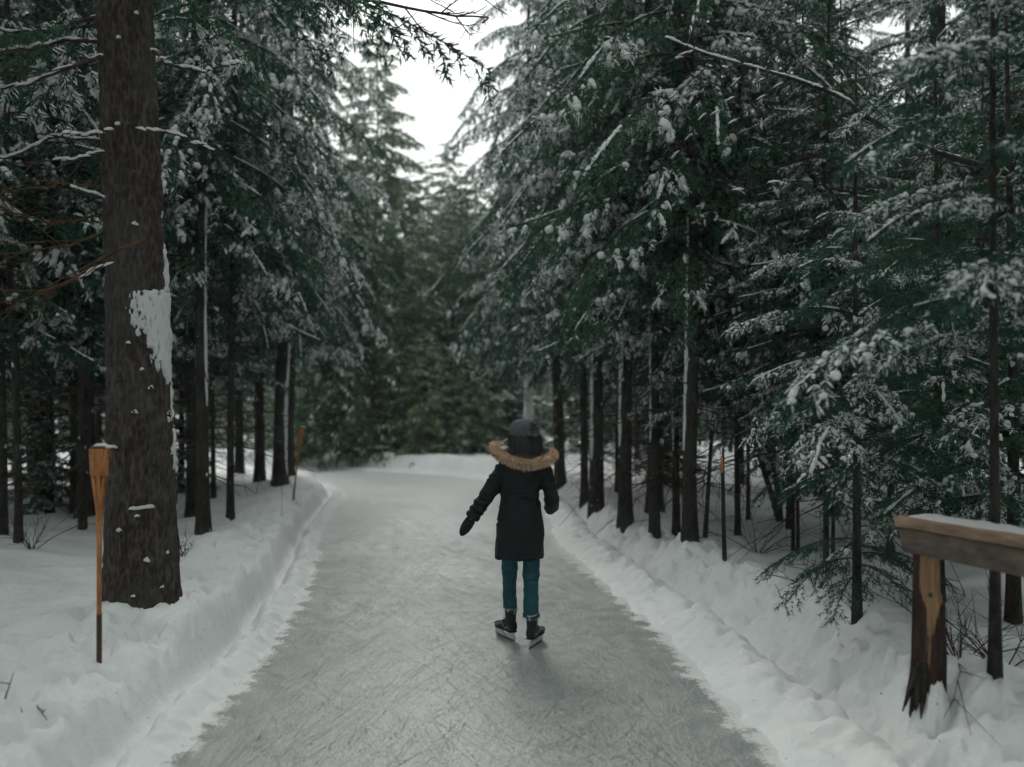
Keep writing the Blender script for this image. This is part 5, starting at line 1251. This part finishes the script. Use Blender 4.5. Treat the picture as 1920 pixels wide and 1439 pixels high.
        # holder: outline with an opening, extruded
        out = [(.005, .072), (.262, .072), (.285, .050), (.288, .034), (.27, .020), (.0, .020), (-.012, .030), (-.008, .05)]
        hole = [(.100, .068), (.158, .068), (.176, .050), (.150, .036), (.108, .036), (.090, .052)]
        bm = bmesh.new(); ov = [bm.verts.new((x, 0, z)) for x, z in out]; hv = [bm.verts.new((x, 0, z)) for x, z in hole]
        es = [bm.edges.new((ov[k], ov[(k + 1) % len(ov)])) for k in range(len(ov))] + [bm.edges.new((hv[k], hv[(k + 1) % len(hv)])) for k in range(len(hv))]
        bmesh.ops.triangle_fill(bm, use_beauty=True, use_dissolve=False, edges=es); me2 = bpy.data.meshes.new('blade_holder'); bm.to_mesh(me2); bm.free()
        me2.materials.append(M_HOLD); h = link('blade_holder', me2, s); sm = h.modifiers.new('s', 'SOLIDIFY'); sm.thickness = .017; sm.offset = 0; bv = h.modifiers.new('b', 'BEVEL'); bv.width = .003; bv.segments = 2
        A = Acc(); n_ = 24; xs = np.linspace(-.018, .292, n_); zb = .0 + .010 * np.clip((xs - .24) / .05, 0, 1) ** 2 + .004 * np.clip((.01 - xs) / .03, 0, 1) ** 2
        V, t3, q = loft([[(x, -.002, z), (x, .002, z), (x, .002, .022), (x, -.002, .022)] for x, z in zip(xs, zb)]); A.add(V, t3, q); link('blade', A.mesh('blade', M_STEEL, False), s)
    skate(.014, 6.575, R(30), .262); skate(.133, 6.362, R(-21), .258)
build_person()

# ------------------------------------------------------------------ boughs that reach into the sky gap
def extra_boughs():
    big = next(o for o in bpy.data.objects if o.get('label', '').startswith('dark trunk behind the thick red-brown spruce'))
    b0 = Vector(big.location); tip = at(868, 165, 9.6); rt_ = Vector((b0.x, b0.y, 7.0))
    d = tip - rt_; az = math.atan2(d.y, d.x); L = math.hypot(d.x, d.y) / .9
    Wd, N, S = BR_D[1][:3]; sc_ = L / 2.4; pt = .12
    A = Acc(); A.add(xform(Wd[0], sc_, pt, az, (0, 0, 7.0 - b0.z)), Wd[1]); b = link('bough', A.mesh('bough', M_TWIG), big)
    A = Acc(); A.add(xform(N[0], sc_, pt, az, (0, 0, 7.0 - b0.z)), N[1]); tag(link('needles', A.mesh('needles', M_NEEDLE, False), b), kind='stuff')
    # bare limb of the thick spruce crossing the top of the picture
    big = next(o for o in bpy.data.objects if o.get('label', '').startswith('thick red-brown')); rng = np.random.default_rng(77)
    A = Acc()
    def grow(P0, d, l, r, lev):
        n = 8; u = np.linspace(0, 1, n)[:, None]; d = d / np.linalg.norm(d); P = P0 + d * l * u + np.cumsum(rng.standard_normal((n, 3)) * .018 * l, 0) * u; P[:, 2] -= .12 * l * u[:, 0] ** 2 - .18 * l * u[:, 0] ** 3
        tube(A, P, np.linspace(r, r * .45, n), 5, False)
        if lev:
            for _ in range(7 if lev > 1 else 5):
                i = int(rng.integers(2, n)); dd = d + rng.standard_normal(3) * np.array([.55, .4, .5]); grow(P[i], dd, l * rng.uniform(.22, .42), r * .5, lev - 1)
    p0 = np.array(at(600, -130, 6.35)); 
    pts = [at(600, -130, 6.35), at(690, 5, 6.4), at(760, 42, 6.45), at(830, 36, 6.5)]
    base = np.array(big.location)
    grow(np.array(at(330, -190, 6.3)) - base, np.array(at(690, 0, 6.4) - at(330, -190, 6.3)), (at(690, 0, 6.4) - at(330, -190, 6.3)).length, .024, 0)
    grow(np.array(at(690, 0, 6.4)) - base, np.array(at(900, 40, 6.5) - at(690, 0, 6.4)), .95, .013, 2)
    grow(np.array(at(640, -30, 6.4)) - base, np.array(at(860, -20, 6.7) - at(640, -30, 6.4)), 1.1, .011, 2)
    grow(np.array(at(560, -70, 6.4)) - base, np.array(at(720, 60, 6.6) - at(560, -70, 6.4)), .8, .010, 2)
    tag(link('bare_limb', A.mesh('bare_limb', M_TWIG), big), kind='stuff')
extra_boughs()

def bent_sapling():
    pts = [(2240, 1150, 6.6), (2200, 800, 6.6), (2120, 500, 6.5), (2010, 370, 6.4), (1900, 328, 6.3), (1800, 300, 6.3), (1700, 268, 6.4), (1630, 222, 6.5), (1580, 182, 6.6), (1490, 148, 6.8), (1400, 124, 7.0), (1310, 98, 7.2), (1250, 72, 7.3)]
    P0 = np.array([at(*p) for p in pts]); P0[0, 2] = ground_z(P0[:1, 0], P0[:1, 1])[0]; root = empty('bent_sapling', tuple(P0[0])); tag(root, 'slender bare sapling bowed over to the left under a line of snow', 'tree')
    u = np.linspace(0, len(pts) - 1, 70); P = np.stack([np.interp(u, np.arange(len(pts)), P0[:, k]) for k in range(3)], -1) - P0[0]
    for _ in range(4): P[1:-1] = (P[:-2] + 2 * P[1:-1] + P[2:]) / 4
    A = Acc(); tube(A, P, np.linspace(.035, .006, 70), 8); link('trunk', A.mesh('trunk', M_BARK), root)
    rng = np.random.default_rng(9); A = Acc(); S = Acc(); n = 90; k = rng.integers(25, 69, n); w = rng.uniform(.010, .020, n)
    v, t = domes(rng, P[k] + np.array([0, 0, .010]), P[np.minimum(k + 1, 69)] - P[k - 1], np.stack([rng.uniform(.04, .08, n), w, w], -1)); S.add(v, t)
    for q in range(34):
        i = int(rng.integers(22, 69)); d = (P[i] - P[i - 1]); d = d / np.linalg.norm(d) + rng.standard_normal(3) * .7; l = rng.uniform(.2, .8); m = 6; uu = np.linspace(0, 1, m)[:, None]; Q = P[i] + d * l * uu + np.array([0, 0, -.25]) * l * uu ** 2 + rng.standard_normal((m, 3)) * .01
        tube(A, Q, np.linspace(.006, .002, m), 4, False)
        if rng.random() < .25:
            kk = rng.integers(1, m, 6); ww = rng.uniform(.008, .015, 6); v, t = domes(rng, Q[kk] + np.array([0, 0, .006]), np.tile(d, (6, 1)), np.stack([rng.uniform(.03, .06, 6), ww, ww], -1)); S.add(v, t)
    tag(link('twigs', A.mesh('twigs', M_TWIG), root), kind='stuff'); tag(link('snow_load', S.mesh('snow_load', M_BSNOW), root), kind='stuff')
bent_sapling()

bg(838, 44, 14.6, 'far_c', 'spruce far behind the three tall firs under the gap of sky, middle one', .5, 1.05, name='spruce_tree')
bg(768, 45, 15.4, 'far_c', 'spruce far behind the three tall firs under the gap of sky, left one', 2.5, 1.1, name='spruce_tree')
bg(893, 43, 15.0, 'far_c', 'spruce far behind the three tall firs under the gap of sky, right one', 4.5, 1.08, name='spruce_tree')

bg(842, 40, 14.4, 'far_c', 'slim tall fir right at the foot of the gap of sky', 1.5, 1.12)

def low_sprays():
    sp = next(o for o in bpy.data.objects if o.get('label', '').startswith('young fir with snow-loaded boughs'))
    for k, (az, z, sc_, pt) in enumerate([(3.5, .42, .62, -.05), (4.1, .30, .55, .0), (2.9, .55, .6, -.1), (4.9, .38, .5, 0), (5.8, .5, .55, -.05), (.3, .45, .55, -.05)]):
        Wd, N, S = BR_S[k % 5][:3]; A = Acc(); A.add(xform(Wd[0], sc_, pt, az, (0, 0, z)), Wd[1]); b = link('low_bough', A.mesh('low_bough', M_TWIG), sp)
        A = Acc(); A.add(xform(N[0], sc_, pt, az, (0, 0, z)), N[1]); tag(link('needles', A.mesh('needles', M_NEEDLE, False), b), kind='stuff')
low_sprays()
